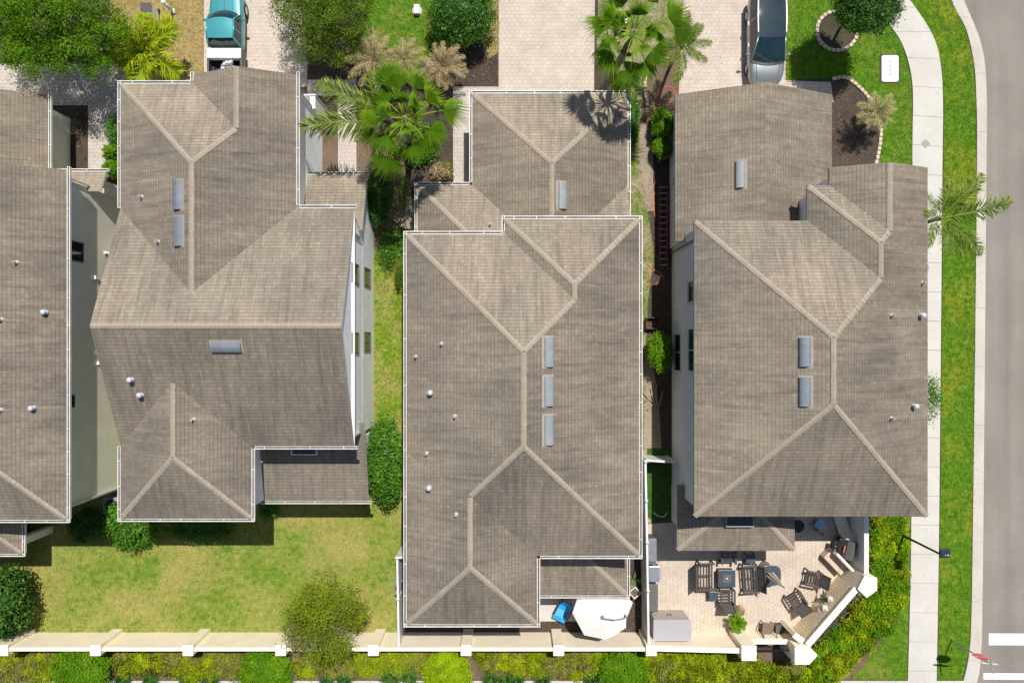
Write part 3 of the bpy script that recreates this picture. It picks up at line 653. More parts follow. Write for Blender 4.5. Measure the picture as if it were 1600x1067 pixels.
# kerb stones: cut the strip every 3 m
def resample(a, L):
    out = [a[0]]; d = 0
    cum = [0]
    for i in range(len(a) - 1): cum.append(cum[-1] + math.hypot(a[i + 1][0] - a[i][0], a[i + 1][1] - a[i][1]))
    return cum
cL = resample(KLs, 0); N = int(cL[-1] / 0.5)
def along(a, cum, s):
    for i in range(len(a) - 1):
        if cum[i + 1] >= s: t = (s - cum[i]) / max(1e-9, cum[i + 1] - cum[i]); return (a[i][0] + (a[i + 1][0] - a[i][0]) * t, a[i][1] + (a[i + 1][1] - a[i][1]) * t)
    return a[-1]
cR = resample(KRs, 0); s = 0
while s < cL[-1] - 0.1:
    e = min(s + 3.05, cL[-1]); k = 7; rows = []
    for i in range(k + 1):
        q = s + 0.006 + (e - s - 0.012) * i / k; a, b = along(KLs, cL, q), along(KRs, cR, q * cR[-1] / cL[-1])
        rows.append([(a[0] + (b[0] - a[0]) * f, a[1] + (b[1] - a[1]) * f, z) for f, z in prof])
    n = len(prof); vs = [v for rw in rows for v in rw]; fs = [(i * n + j, i * n + j + 1, (i + 1) * n + j + 1, (i + 1) * n + j) for i in range(k) for j in range(n - 1)]
    fs += [tuple(range(n)), tuple(k * n + j for j in range(n))]
    mb.raw(vs, fs); s = e
struct(mb.build('kerb', M['kerb']))
WL = [(1350, -28), (1386, 33), (1410, 71), (1424, 121), (1426, 177), (1425, 262), (1423.5, 810), (1418, 1063)]
WR = [(1400, -22), (1428, 10), (1458, 58), (1470, 106), (1473, 177), (1472, 268), (1467, 810), (1463, 1063)]
WLs, WRs = smooth_line(G(WL)), smooth_line(G(WR)); cl, cr = resample(WLs, 0), resample(WRs, 0)
mb = MB(); s = 0.0; k = 0
while s < cl[-1] - .05:
    e = min(cl[-1], s + 1.52); f = cr[-1] / cl[-1]; m = 4; up = 0.035 + random.uniform(-.003, .003)
    lo = [along(WLs, cl, s + .008 + (e - s - .016) * i / m) for i in range(m + 1)]; hi = [along(WRs, cr, (s + .008 + (e - s - .016) * i / m) * f) for i in range(m + 1)]
    poly = lo + hi[::-1]
    if parea(poly) < 0: poly = poly[::-1]
    mb.prism(poly, -.05, up); s = e
struct(mb.build('sidewalk', M['concrete']))
mb = MB(); x = at(-60, 0).x
while x < at(1505, 0).x:
    e = min(x + 1.52, at(1505, 0).x); mb.box(x + .006, e - .006, at(0, 1108).y, at(0, 1062.5).y - .01, -.05, 0.036 + random.uniform(-.003, .003)); x = e
struct(mb.build('sidewalk', M['concrete']))
sheet('cross_street', G([(-900, 1125), (1500, 1125), (1500, 1900), (-900, 1900)]), -0.1, M['asphalt'])
for k, (x0, y0, y1) in enumerate(((1545, 989, 1007.5), (1536.5, 1051, 1061))):
    a, b = at(x0, y1, -.12), at(1720, y0, -.12); mb = MB(); mb.face([(a.x, a.y, -.121), (b.x, a.y - .03, -.121), (b.x, b.y - .03, -.121), (a.x, b.y, -.121)]); struct(mb.build('crosswalk_marking', M['paint']))
p = at(1445.5, 225); mb = MB(); mb.box(-.17, .17, -.17, .17, 0, .043, 0, Matrix.Translation((p.x, p.y, 0)) @ Matrix.Rotation(R(40), 4, 'Z'))
tag(mb.build('survey_plate', M['galv']), 'small grey square plate set skew into the right-hand sidewalk', 'plate')

LAWNS = [('lawn_dry', [(-220, 640), (632, 640), (622, 990), (-220, 990)], 150),
         ('lawn_side', [(583, 395), (637, 395), (637, 694), (583, 694)], 260),
         ('lawn_patchy', [(936, -20), (1068, -20), (1066, 40), (1022, 92), (1006, 135), (1000, 190), (996, 240), (1012, 330), (1022, 400), (1012, 470), (1008, 560), (1004, 700), (990, 700), (980, 330), (974, 140), (958, 100), (932, 88)], 240),
         ('lawn_green', [(1228, -30), (1355, -30), (1386, 34), (1410, 72), (1423, 121), (1425, 177), (1424, 258), (1371, 258), (1376, 190), (1350, 140), (1325, 121), (1295, 122), (1228, 126)], 230),
         ('lawn_green', [(1345, 259), (1424, 259), (1422.5, 810), (1417, 1061), (1330, 1061), (1380, 990), (1395, 900), (1390, 830), (1345, 800)], 160),
         ('lawn_verge', [(1404, -20), (1430, 12), (1460, 60), (1472, 106), (1475, 177), (1474, 268), (1469, 810), (1465, 1061), (1503, 1061), (1513, 1020), (1516.5, 959), (1519, 797), (1525, 268), (1524, 152), (1520, 96), (1508, 46), (1485, 0), (1478, -30)], 230),
         ('lawn_straw', [(170, -30), (318, -30), (318, 132), (180, 132)], 230),
         ('lawn_green', [(570, -30), (682, -30), (676, 30), (690, 62), (655, 105), (600, 112), (565, 100)], 230),
         ('lawn_straw', [(757, -30), (778, -30), (778, 84), (762, 92), (750, 60)], 230)]
def in_poly(P, poly):
    x, y = P[:, 0], P[:, 1]; r_ = np.zeros(len(P), bool); n = len(poly)
    for i in range(n):
        (x1, y1), (x2, y2) = poly[i], poly[(i + 1) % n]; c = ((y1 > y) != (y2 > y)); xs = (x2 - x1) * (y - y1) / ((y2 - y1) if y2 != y1 else 1e-9) + x1
        r_ ^= c & (x < xs)
    return r_
HOUSES = [[(-30, -8), (-20.3, -8), (-20.3, 7.4), (-30, 7.4)]] + [inset(o, .5) for o in (o1, o2, o3, o4)]
def quick(name, V, F, mats, parent=None, tint=None, smooth=False):
    me = bpy.data.meshes.new(name); nv = len(V); nf, k = F.shape
    me.vertices.add(nv); me.vertices.foreach_set('co', V.astype(np.float32).ravel())
    me.loops.add(nf * k); me.loops.foreach_set('vertex_index', F.astype(np.int32).ravel())
    me.polygons.add(nf); me.polygons.foreach_set('loop_start', np.arange(0, nf * k, k, dtype=np.int32)); me.polygons.foreach_set('loop_total', np.full(nf, k, np.int32))
    for m in (mats if isinstance(mats, list) else [mats]): me.materials.append(m)
    if tint is not None:
        a = me.attributes.new('tint', 'FLOAT', 'FACE'); a.data.foreach_set('value', np.clip(tint, 0, 1).astype(np.float32))
    me.update(calc_edges=True); me.validate()
    return link(name, me, parent)
def grass(poly, dens, mat, h=0.05):
    P = np.array(poly); lo, hi = P.min(0), P.max(0); n = int((hi - lo).prod() * dens); Q = RNG.uniform(lo, hi, (n, 2)); Q = Q[in_poly(Q, poly)]
    for hp in HOUSES: Q = Q[~in_poly(Q, hp)]
    n = len(Q); az = RNG.uniform(0, 2 * PI, (n, 3)); L = RNG.uniform(.5, 1.5, (n, 3)) * h; V = []; 
    for j in range(3):
        d = np.stack([np.cos(az[:, j]), np.sin(az[:, j])], 1); s_ = np.stack([-d[:, 1], d[:, 0]], 1) * 0.011; c = Q + RNG.normal(0, .02, (n, 2))
        tip = c + d * (L[:, j] * RNG.uniform(.6, 1.6, n))[:, None]; z = np.full((n, 1), .008)
        V += [np.hstack([c - s_, z]), np.hstack([c + s_, z]), np.hstack([tip, L[:, j:j + 1] * .9 + .01])]
    V = np.stack(V, 1).reshape(-1, 3); F = np.arange(len(V)).reshape(-1, 3)
    return struct(quick('grass', V, F, mat), 'stuff')
for nm, poly, dens in LAWNS:
    pm = G(poly)
    if parea(pm) < 0: pm = pm[::-1]
    sheet('lawn', pm, 0.012 if nm != 'lawn_side' else 0.0145, M[nm]); grass(inset(pm, -.05), dens, M[nm], 0.045 if nm != 'lawn_side' else 0.07)
def pave(name, pts, mat, z=0.016): return sheet(name, G(pts), z, M[mat], 0.05)
pave('driveway', [(318.5, -60), (480, -60), (480, 124.5), (480, 136), (318.5, 136)], 'drive')
pave('path', [(480.4, 125), (557, 125), (557, 276), (528, 276), (528, 150), (480.4, 150)], 'walkpav', 0.02)
pave('driveway', [(779, -60), (930, -60), (928, 150), (779, 150)], 'drive')
pave('path', [(708, 136), (778.6, 136), (778.6, 160), (742, 160), (742, 300), (708, 300)], 'walkpav', 0.02)
pave('driveway', [(1070, -60), (1227.5, -60), (1227.5, 126), (1298, 129), (1302, 160), (1060, 160)], 'drive')
pave('path', [(-120, 100), (195, 100), (195, 200), (163, 280), (163, 310), (138, 310), (138, 165), (-120, 165)], 'walkpav', 0.02)
pave('patio', [(1011, 818), (1340, 800), (1352, 900), (1262, 1004), (1011, 1000)], 'patio', 0.02)
sheet('turf', G([(1011, 700), (1056, 700), (1056, 817.6), (1011, 817.6)]), 0.014, M['turf'])
pave('patio', [(842, 900), (910, 900), (910, 970), (842, 970)], 'concrete', 0.02)
sheet('planting_soil', G([(-220, 1012), (1330, 1012), (1330, 1061), (-220, 1061)]), 0.008, M['soil'])
sheet('planting_soil', G([(1331, 1012), (1331, 1061), (1380, 1000), (1405, 940), (1400, 860), (1372, 800), (1340, 800), (1362, 890), (1362, 930), (1262, 1030)]), 0.016, M['soil'])
sheet('planting_soil', G([(500, 210), (527, 210), (527, 280), (500, 280)]), 0.008, M['soil'])
sheet('planting_soil', G([(557.5, 205), (620, 205), (640, 300), (600, 400), (583, 394), (557.5, 280)]), 0.009, M['soil'])
sheet('planting_soil', G([(600, 280), (640, 280), (650, 394), (605, 394)]), 0.011, M['sand'])
sheet('planting_soil', G([(1297, 130), (1325, 123), (1350, 142), (1374, 190), (1370, 258), (1297, 258)]), 0.010, M['mulch'])
sheet('sandy_dirt', G([(1000, 190), (1022, 205), (1020, 280), (1024, 330), (1010, 330), (996, 240)]), 0.014, M['sand'])
sheet('sandy_dirt', G([(1004, 560), (1018, 540), (1030, 640), (1035, 720), (1003, 720)]), 0.010, M['sand'])
sheet('planting_soil', G([(1004, 100), (1035, 85), (1070, 70), (1070, 160), (1010, 190)]), 0.015, M['soil'])
# ------------------------------------------------------------------ plants
def unit(v): return v / np.maximum(1e-9, np.linalg.norm(v, axis=1, keepdims=True))
def leaf_faces(C, N, size, asp=0.5, curl=0.25):
    """one bent leaf (two quads' worth of triangles as one quad pair) per centre C facing N"""
    n = len(C); t = unit(np.cross(N, RNG.normal(0, 1, (n, 3)))); b = np.cross(N, t); s = size[:, None]
    base = C - t * s * .5; tip = C + t * s * .5 - N * s * curl; l = C + b * s * asp * .5; r_ = C - b * s * asp * .5
    V = np.stack([base, l, tip, r_], 1).reshape(-1, 3); F = np.arange(4 * n).reshape(-1, 4); return V, F
def crown(name, blobs, n, leaf, mat, parent, clumps=26, asp=0.5, tight=0.2, shell=0.55, up=0.5, tlo=0.0, thi=1.0, floor=0.05, core=0.0):
    vol = np.array([b[3] * b[4] * b[5] for b in blobs]) ** .8; vol /= vol.sum(); VV, FF, TT = [], [], []; off = 0
    for b, f in zip(blobs, vol):
        c = np.array(b[:3]); rad = np.array(b[3:6]); k = max(4, int(clumps * f * len(blobs) ** .5)); m = int(n * f)
        d = unit(RNG.normal(0, 1, (k, 3))); d[:, 2] = np.abs(d[:, 2]) * .9 + d[:, 2] * .1; cc = d * RNG.uniform(shell, 1.0, (k, 1))
        ct = RNG.uniform(0, 1, k); w_ = RNG.integers(0, k, m); p = cc[w_] + RNG.normal(0, tight, (m, 3)); 
        out = unit(p + 1e-6); N = unit(out * .6 + np.array([0, 0, up]) + RNG.normal(0, .5, (m, 3))); P = c + p * rad
        ok = P[:, 2] > floor; P, N, w_ = P[ok], N[ok], w_[ok]; m = len(P)
        V, F = leaf_faces(P, N, RNG.uniform(.6, 1.35, m) * leaf, asp); VV.append(V); FF.append(F + off); off += len(V)
        TT.append(tlo + (thi - tlo) * np.clip(.55 * ct[w_] + .45 * RNG.uniform(0, 1, m), 0, 1))
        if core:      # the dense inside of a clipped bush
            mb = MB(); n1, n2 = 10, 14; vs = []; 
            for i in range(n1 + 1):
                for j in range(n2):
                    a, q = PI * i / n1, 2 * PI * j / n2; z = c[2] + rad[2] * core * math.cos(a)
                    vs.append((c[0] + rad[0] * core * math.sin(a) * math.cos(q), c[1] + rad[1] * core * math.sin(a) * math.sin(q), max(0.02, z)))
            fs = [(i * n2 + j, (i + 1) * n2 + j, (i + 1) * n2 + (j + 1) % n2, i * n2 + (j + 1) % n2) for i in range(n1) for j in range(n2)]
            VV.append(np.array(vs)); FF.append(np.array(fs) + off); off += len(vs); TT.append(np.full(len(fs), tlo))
    return quick(name, np.concatenate(VV), np.concatenate(FF), mat, parent, np.concatenate(TT))
def limbs(name, base, top, rad, parent, mat, n=5, spread=1.0, seed=1, twig=0):
    rg = random.Random(seed); mb = MB(); b, t = Vector(base), Vector(top); b.z = -0.05
    mid = b.lerp(t, .55) + Vector((rg.uniform(-.1, .1), rg.uniform(-.1, .1), 0))
    mb.tube([b, b.lerp(mid, .5), mid, t], [rad * 1.25, rad, rad * .8, rad * .35], 9)
    for k in range(n):
        a = 2 * PI * k / n + rg.uniform(-.4, .4); s_ = mid.lerp(t, rg.uniform(0, .7)); L = spread * rg.uniform(.7, 1.1)
        e = s_ + Vector((math.cos(a) * L, math.sin(a) * L, L * rg.uniform(.35, .8))); m = s_.lerp(e, .5) + Vector((0, 0, .1 * L))
        mb.tube([s_, m, e], [rad * .45, rad * .28, rad * .1], 6)
        for q in range(twig):
            a2 = a + rg.uniform(-1, 1); e2 = m + Vector((math.cos(a2), math.sin(a2), rg.uniform(.2, .7))) * L * rg.uniform(.4, .8); mb.tube([m, e2], [rad * .16, rad * .05], 4)
    return mb.build(name, mat, parent, True)

LM = {}
LM['oak'] = leafmat('oak_leaves', (0.030, 0.095, 0.004), (0.125, 0.275, 0.010), (0.25, 0.41, 0.014), .35)
LM['podo'] = leafmat('fine_dark_leaves', (0.026, 0.062, 0.006), (0.100, 0.175, 0.012), (0.235, 0.31, 0.020), .25)
LM['clip'] = leafmat('glossy_clipped_leaves', (0.016, 0.060, 0.005), (0.050, 0.150, 0.012), (0.115, 0.255, 0.018), .15, .4, .25)
LM['box'] = leafmat('bright_clipped_leaves', (0.055, 0.150, 0.005), (0.140, 0.300, 0.008), (0.26, 0.42, 0.012), .3)
LM['lime'] = leafmat('lime_clipped_leaves', (0.135, 0.22, 0.005), (0.30, 0.44, 0.007), (0.46, 0.56, 0.010), .3)
LM['croton'] = leafmat('mixed_hedge_leaves', (0.085, 0.12, 0.007), (0.27, 0.36, 0.007), (0.58, 0.57, 0.012), .3)
LM['loro'] = leafmat('thinning_hedge_leaves', (0.145, 0.105, 0.055), (0.21, 0.22, 0.04), (0.34, 0.35, 0.03), .2)
LM['sparse'] = leafmat('olive_thin_leaves', (0.120, 0.105, 0.025), (0.18, 0.26, 0.010), (0.32, 0.42, 0.014), .3)
LM['glossy'] = leafmat('broad_glossy_leaves', (0.014, 0.045, 0.006), (0.042, 0.115, 0.014), (0.12, 0.235, 0.03), .15, .45, .12)
LM['shrub'] = leafmat('mid_green_shrub_leaves', (0.026, 0.085, 0.008), (0.075, 0.205, 0.012), (0.16, 0.33, 0.02), .25, .4, .25)
LM['fan'] = leafmat('fan_palm_blade', (0.055, 0.145, 0.008), (0.150, 0.290, 0.012), (0.31, 0.43, 0.018), .35, .45, .2)
LM['queen'] = leafmat('feather_palm_leaflets', (0.055, 0.105, 0.014), (0.135, 0.22, 0.022), (0.38, 0.36, 0.09), .3, .5, .2)
LM['areca'] = leafmat('yellow_green_palm_leaflets', (0.11, 0.21, 0.008), (0.27, 0.38, 0.010), (0.56, 0.50, 0.016), .35)
LM['dead'] = leafmat('dried_palm_leaflets', (0.19, 0.135, 0.07), (0.36, 0.28, 0.145), (0.52, 0.43, 0.25), .2, .8)
LM['pale'] = leafmat('pale_date_palm_leaflets', (0.17, 0.18, 0.06), (0.36, 0.33, 0.15), (0.54, 0.47, 0.26), .25, .7)
LM['lirio'] = leafmat('grassy_border_leaves', (0.025, 0.08, 0.012), (0.07, 0.17, 0.03), (0.15, 0.28, 0.05), .25)

def fan_frond(seed, L=1.15, rb=0.85, spread=118, droop=0.2):
    rg = np.random.default_rng(seed); V = []; F = []; T = []
    def quad(a, b, c, d, t):
        n = len(V); V.extend([a, b, c, d]); F.append((n, n + 1, n + 2, n + 3)); T.append(t)
    N = 6; pet = [np.array([L * i / N, 0, -.10 * L * (i / N) ** 2]) for i in range(N + 1)]
    for i in range(N):
        a, b = pet[i], pet[i + 1]; w = .028 * (1 - .4 * i / N); y = np.array([0, w, 0]); z = np.array([0, 0, .02])
        quad(a - y, b - y, b + z, a + z, .95); quad(a + z, b + z, b + y, a + y, .95)
    o = pet[-1]; n = 30; base_t = rg.uniform(.2, .6)
    for k in range(n):
        a0, a1 = [R(-spread + 2 * spread * (k + q) / n) for q in (0.0, 1.0)]; am = (a0 + a1) / 2
        rr = rb * (0.72 + .28 * math.cos(am * .8)) * rg.uniform(.86, 1.06); rm = rr * rg.uniform(.54, .64)
        def pt(a, r_, up): 
            q = r_ / rb; return o + np.array([r_ * math.cos(a), r_ * math.sin(a), up - droop * q * q * rb - .22 * rb * q * abs(math.sin(a)) ** 2])
        l, r2, m, tip = pt(a0, rm, 0), pt(a1, rm, 0), pt(am, rm, .035), pt(am + rg.normal(0, .03), rr, -rb * rg.uniform(.06, .22))
        t = np.clip(base_t + rg.normal(0, .1), 0, 1)
        quad(o, l, m, m, t * .92); quad(o, m, r2, r2, t); quad(l, tip, m, m, t + .12); quad(m, tip, r2, r2, t + .22)
    V = np.array(V); 
    # fold repeated corners into triangles by nudging
    return V, np.array(F), np.array(T)
def pinnate_frond(seed, L=2.2, droop=0.9, rise=0.25, nl=46, ll=0.5, w=0.03, plume=0.5, curl=0.35, tb=0.45):
    rg = np.random.default_rng(seed); V = []; F = []; T = []
    def quad(a, b, c, d, t):
        n = len(V); V.extend([a, b, c, d]); F.append((n, n + 1, n + 2, n + 3)); T.append(t)
    side = rg.normal(0, .10)
    def rach(t): return np.array([L * (t - .18 * droop * t ** 2.4), side * L * t * t, L * (rise * t - .5 * droop * t ** 2.2)])
    K = 12
    for i in range(K):
        a, b = rach(i / K), rach((i + 1) / K); ww = .028 * (1 - .8 * i / K); y = np.array([0, ww, 0]); z = np.array([0, 0, ww * .8])
        quad(a - y, b - y, b + z, a + z, .85); quad(a + z, b + z, b + y, a + y, .85)
    for k in range(nl):
        t = .12 + .88 * (k + rg.uniform(0, .6)) / nl; p = rach(t); d = unit((rach(min(1.02, t + .02)) - rach(t - .02))[None])[0]
        s_ = np.cross(d, [0, 0, 1.0]); s_ /= np.linalg.norm(s_); u = np.cross(s_, d); prof = (math.sin(PI * min(1, .16 + .86 * t)) ** .6)
        for sg in (1, -1):
            le = ll * prof * rg.uniform(.8, 1.15) + .05; e = rg.normal(.15, plume); ang = R(rg.uniform(38, 62))
            v = d * math.cos(ang) + (s_ * sg * math.cos(e) + u * math.sin(e)) * math.sin(ang); v /= np.linalg.norm(v)
            wd = np.cross(v, u + rg.normal(0, .3, 3)); wd /= np.linalg.norm(wd); wd *= w * .5; m = p + v * le * .55 - np.array([0, 0, curl * le * .12]); tip = p + v * le - np.array([0, 0, curl * le * rg.uniform(.4, 1.1)])
            c = np.clip(tb + rg.normal(0, .16) + .25 * (t - .5), 0, 1); quad(p - wd * .5, m - wd, m + wd, p + wd * .5, c); quad(m - wd, tip, tip, m + wd, np.clip(c + .15, 0, 1))
    return np.array(V), np.array(F), np.array(T)
def frond_mesh(data, mat):
    V, F, T = data; keep = []; me = bpy.data.meshes.new('frond'); faces = []
    for f in F:
        g_ = []
        for i in f:
            if not any(np.allclose(V[i], V[j]) for j in g_): g_.append(int(i))
        faces.append(g_)
    ok = [len(g_) > 2 for g_ in faces]; me.from_pydata([tuple(v) for v in V], [], [g_ for g_, k in zip(faces, ok) if k])
    me.materials.append(mat); a = me.attributes.new('tint', 'FLOAT', 'FACE'); a.data.foreach_set('value', np.clip(T[np.array(ok)], 0, 1).astype(np.float32)); me.update(); return me
def palm(name, label, base, head, fronds, trunk=0.14, bark='palmbark', group=None):
    """fronds: list of (mesh, azimuth deg, elevation deg, scale)"""
    o = thing(name, label, 'palm tree', (base[0], base[1], 0), group); b, h = Vector((base[0], base[1], -.05)), Vector(head); mb = MB(); n = 9; pts = []; rr = []
    for i in range(n + 1):
        t = i / n; q = b.lerp(h, t); q.x += .12 * math.sin(PI * t) * (h.x - b.x); pts.append(q); rr.append(trunk * (1.35 - .5 * t if i % 2 else 1.2 - .45 * t))
    mb.tube(pts, rr, 10); mb.build('trunk', M[bark], o, False)
    mb = MB(); mb.lathe([(trunk * .6, -.35), (trunk * 1.1, -.1), (trunk * .9, .12), (.02, .3)], h, 10); mb.build('crown_shaft', M[bark], o)
    for me, az, el, sc in fronds:
        f = bpy.data.objects.new('frond', me); COL.objects.link(f); f.parent = o; f.location = h - o.location
        f.rotation_euler = Euler((R(random.uniform(-38, 38)), R(-el), R(az)), 'XYZ'); f.scale = (sc,) * 3
    return o
def ring(meshes, n, el0, el1, sc, az0=0, jit=14):
    return [(random.choice(meshes), az0 + 360 * k / n + random.uniform(-jit, jit), random.uniform(el0, el1), sc * random.uniform(.88, 1.1)) for k in range(n)]

FAN = [frond_mesh(fan_frond(s, .95 + .15 * (s % 3), .84, 66 + 9 * (s % 4), .12 + .13 * (s % 3)), LM['fan']) for s in range(7)]
FDEAD = [frond_mesh(fan_frond(90 + s, 1.0, .6, 60, .5), LM['dead']) for s in range(2)]
QUE = [frond_mesh(pinnate_frond(20 + s, 2.6, .8, .30, 76, .54, .034, .55, .6, .5), LM['queen']) for s in range(4)]
ARE = [frond_mesh(pinnate_frond(40 + s, 1.7, .95, .45, 44, .60, .042, .28, .5, .5), LM['areca']) for s in range(4)]
FERN = [frond_mesh(pinnate_frond(140 + s, 1.5, .95, .45, 40, .40, .045, .3, .4, .4), LM['box']) for s in range(3)]
DEA = [frond_mesh(pinnate_frond(60 + s, 1.25, .75, .25, 44, .24, .016, .4, .5, .5), LM['dead']) for s in range(4)]
PAL = [frond_mesh(pinnate_frond(80 + s, 1.15, .75, .25, 46, .22, .016, .4, .5, .45), LM['pale']) for s in range(4)]

def tree(name, label, cat, base, top, blobs, n, leaf, mat, tr=0.12, spread=1.0, group=None, bark='bark', twig=0, **kw):
    o = thing(name, label, cat, (base[0], base[1], 0), group); limbs('trunk', (base[0], base[1], 0), top, tr, o, M[bark], 6, spread, int(abs(base[0]) * 10), twig)
    crown('crown', blobs, n, leaf, LM[mat], o, **kw); return o
def bush(label, px, py, z, r_, h, n, leaf, mat, name='clipped_bush', cat='bush', group=None, core=.82, **kw):
    p = at(px, py, z); b = [(p.x, p.y, h * .45, r_ if not isinstance(r_, tuple) else r_[0], r_ if not isinstance(r_, tuple) else r_[1], h * .55)]
    o = thing(name, label, cat, (p.x, p.y, 0), group); mb = MB(); mb.tube([(p.x, p.y, -.05), (p.x, p.y, h * .5)], .05, 6); mb.build('stem', M['bark'], o)
    kw.setdefault('tight', .09); kw.setdefault('shell', .86); kw.setdefault('clumps', 170); kw['clumps'] = max(kw['clumps'], 60); crown('foliage', b, n, leaf, LM[mat], o, core=core, **kw); return o

# big oak top left
p = at(70, 20, 4.2); q = at(90, 40, 0)
ob_ = [(p.x + a, p.y + b, 4.1 + c, d, d * .95, d * .75) for a, b, c, d in ((0, .2, .6, 1.8), (-2.0, .3, .1, 1.5), (1.6, .6, 0, 1.5), (2.6, -.5, -.5, 1.15), (.9, -1.5, -.3, 1.35), (-.9, -1.8, -.3, 1.3), (-2.2, -1.4, -.6, 1.2), (.2, 1.8, .2, 1.6), (2.2, 1.8, -.3, 1.3), (-2.3, 1.9, 0, 1.4), (1.9, -2.1, -.9, .85))]
tree('oak_tree', 'large spreading bright green shade tree over the shaded paving in the top left corner', 'tree', (q.x, q.y), (p.x, p.y, 4.6), ob_, 52000, .12, 'oak', .2, 1.9, clumps=300, tight=.14, shell=.55, asp=.34)
# fine-leaved tree beside the truck's driveway
p = at(500, 28, 3.0); q = at(505, 45, 0)
tree('podocarpus_tree', 'dense dark green fine-leaved tree beside the paved drive of the teal truck', 'tree', (q.x, q.y), (p.x, p.y, 3.4), [(p.x + a, p.y + b, 2.7 + c, d, d, d * .9) for a, b, c, d in ((0, 0, .3, 1.5), (-1.1, .3, 0, 1.3), (1.1, .2, 0, 1.35), (-.4, -1.0, -.3, 1.25), (.9, -1.0, -.5, 1.1), (1.7, 1.0, -.2, 1.1), (-1.5, 1.2, 0, 1.1), (0, 1.3, .2, 1.4))], 36000, .095, 'podo', .12, 1.3, clumps=260, tight=.12, shell=.6, asp=.35)
bush('round dark green clipped shrub with glossy leaves beside the middle driveway', 721, 20, 1.6, 1.6, 2.7, 15000, .09, 'clip', 'round_shrub', 'shrub', core=.86, clumps=220)
# tree in the stone-ringed bed
p = at(1352, 4, 3.6); q = at(1311, 46, 0)
o = thing('standard_tree', 'round-headed clipped tree on a slim trunk standing in the stone ring bed', 'tree', (q.x, q.y, 0)); limbs('trunk', (q.x, q.y, 0), (p.x, p.y, 3.4), .07, o, M['bark'], 5, .7, 5)
crown('crown', [(p.x, p.y, 3.5, 1.62, 1.62, 1.35)], 17000, .085, LM['clip'], o, clumps=240, tight=.09, shell=.84, core=.84)
# thin tree over the garden wall
p = at(505, 960, 3.1); q = at(508, 968, 0)
tree('thin_tree', 'sparse olive green tree with brown twigs leaning over the cream garden wall', 'tree', (q.x, q.y), (p.x, p.y, 3.9), [(p.x + a, p.y + b, 3.0 + c, d, d, d * .85) for a, b, c, d in ((0, 0, .4, 1.3), (-1.0, .4, 0, 1.1), (1.0, .5, 0, 1.15), (-.9, -.9, -.1, 1.1), (.6, -1.1, -.1, 1.15), (0, 1.2, 0, 1.0), (0, -1.9, -.5, .95), (1.5, -.3, -.4, .8), (-1.6, -.5, -.4, .8))], 17000, .095, 'sparse', .09, 1.6, clumps=150, tight=.15, shell=.35, asp=.5, twig=5)

# palms
fr = [(FDEAD[k % 2], az, -62, .9) for k, az in enumerate((200, 290))] + [(FAN[k % 7], 40 * k + 11, 56 + 5 * (k % 4), .7) for k in range(0, 9, 2)] + [(FAN[k % 7], az + random.uniform(-9, 9), el, sc) for k, (az, el, sc) in enumerate(((92, 26, 1.3), (66, 30, 1.2), (118, 24, 1.3), (140, 12, 1.05), (30, 34, 1.15), (8, 16, 1.35), (-22, 4, 1.2), (-52, -8, 1.2), (-78, 8, 1.05), (-112, -4, 1.4), (-140, 5, 1.1), (172, 18, 1.1), (200, 2, 1.1), (-70, 52, .8), (100, 62, .85), (40, 58, .8), (180, 55, .8), (-30, -30, 1.15), (-150, -30, 1.1), (-95, -42, 1.2), (150, -26, 1.05)))]
palm('fan_palm', 'tall green fan palm with wide pleated leaves between the white house and the middle house', (at(640, 222).x, at(640, 222).y), at(633, 186, 6.4), fr, .15)
fr = [(FDEAD[k % 2], az, -60, 1.0) for k, az in enumerate((170, 250))] + [(FAN[k % 7], 40 * k, 56 + 5 * (k % 4), .7) for k in range(0, 9, 2)] + [(FAN[(k * 3) % 7], az + random.uniform(-9, 9), el, sc) for k, (az, el, sc) in enumerate(((172, 18, 1.3), (200, -4, 1.2), (150, 30, 1.1), (-6, 14, 1.35), (24, 22, 1.2), (60, 26, 1.2), (96, 30, 1.2), (125, 14, 1.2), (-40, 12, 1.15), (-64, -6, 1.3), (-92, -2, 1.2), (-118, -18, 1.35), (-140, 0, 1.2), (-75, 44, .85), (-20, 50, .8), (70, 60, .85), (160, 56, .8), (-160, 38, .9), (-30, -36, 1.2), (-84, -46, 1.2), (180, -42, 1.15), (20, -30, 1.15), (110, -28, 1.1)))]
palm('fan_palm', 'fan palm with bare leaning trunk beside the middle driveway, shading the garage roof', (at(938, 144).x, at(938, 144).y), at(990, 52, 6.9), fr, .17)
palm('queen_palm', 'feathery palm reaching two long fronds over the white garage wall', (at(608, 195).x, at(608, 195).y), at(606, 192, 4.6),
     [(QUE[0], 188, 16, 1.75), (QUE[1], 151, 20, 1.55), (QUE[2], 120, 30, 1.05), (QUE[3], 72, 25, 1.0), (QUE[0], 25, 10, .9), (QUE[1], -20, 5, .9), (QUE[2], -70, 15, .9), (QUE[3], 215, 35, .9), (QUE[1], 250, 10, .85), (QUE[0], 165, 55, .9), (QUE[2], 300, 45, .8)], .11)
palm('queen_palm', 'feathery palm standing between the corner house roof and the sidewalk, fronds over the verge', (19.35, 5.55), at(1466, 342, 4.8),
     [(QUE[0], 14, 14, 1.42), (QUE[1], 48, 22, 1.15), (QUE[2], -38, 18, 1.08), (QUE[3], -62, 12, .95), (QUE[0], 80, 15, .8), (QUE[1], 120, 8, .7), (QUE[2], 180, 40, .6), (QUE[3], 240, 10, .7), (QUE[0], -85, 28, .8)], .11)
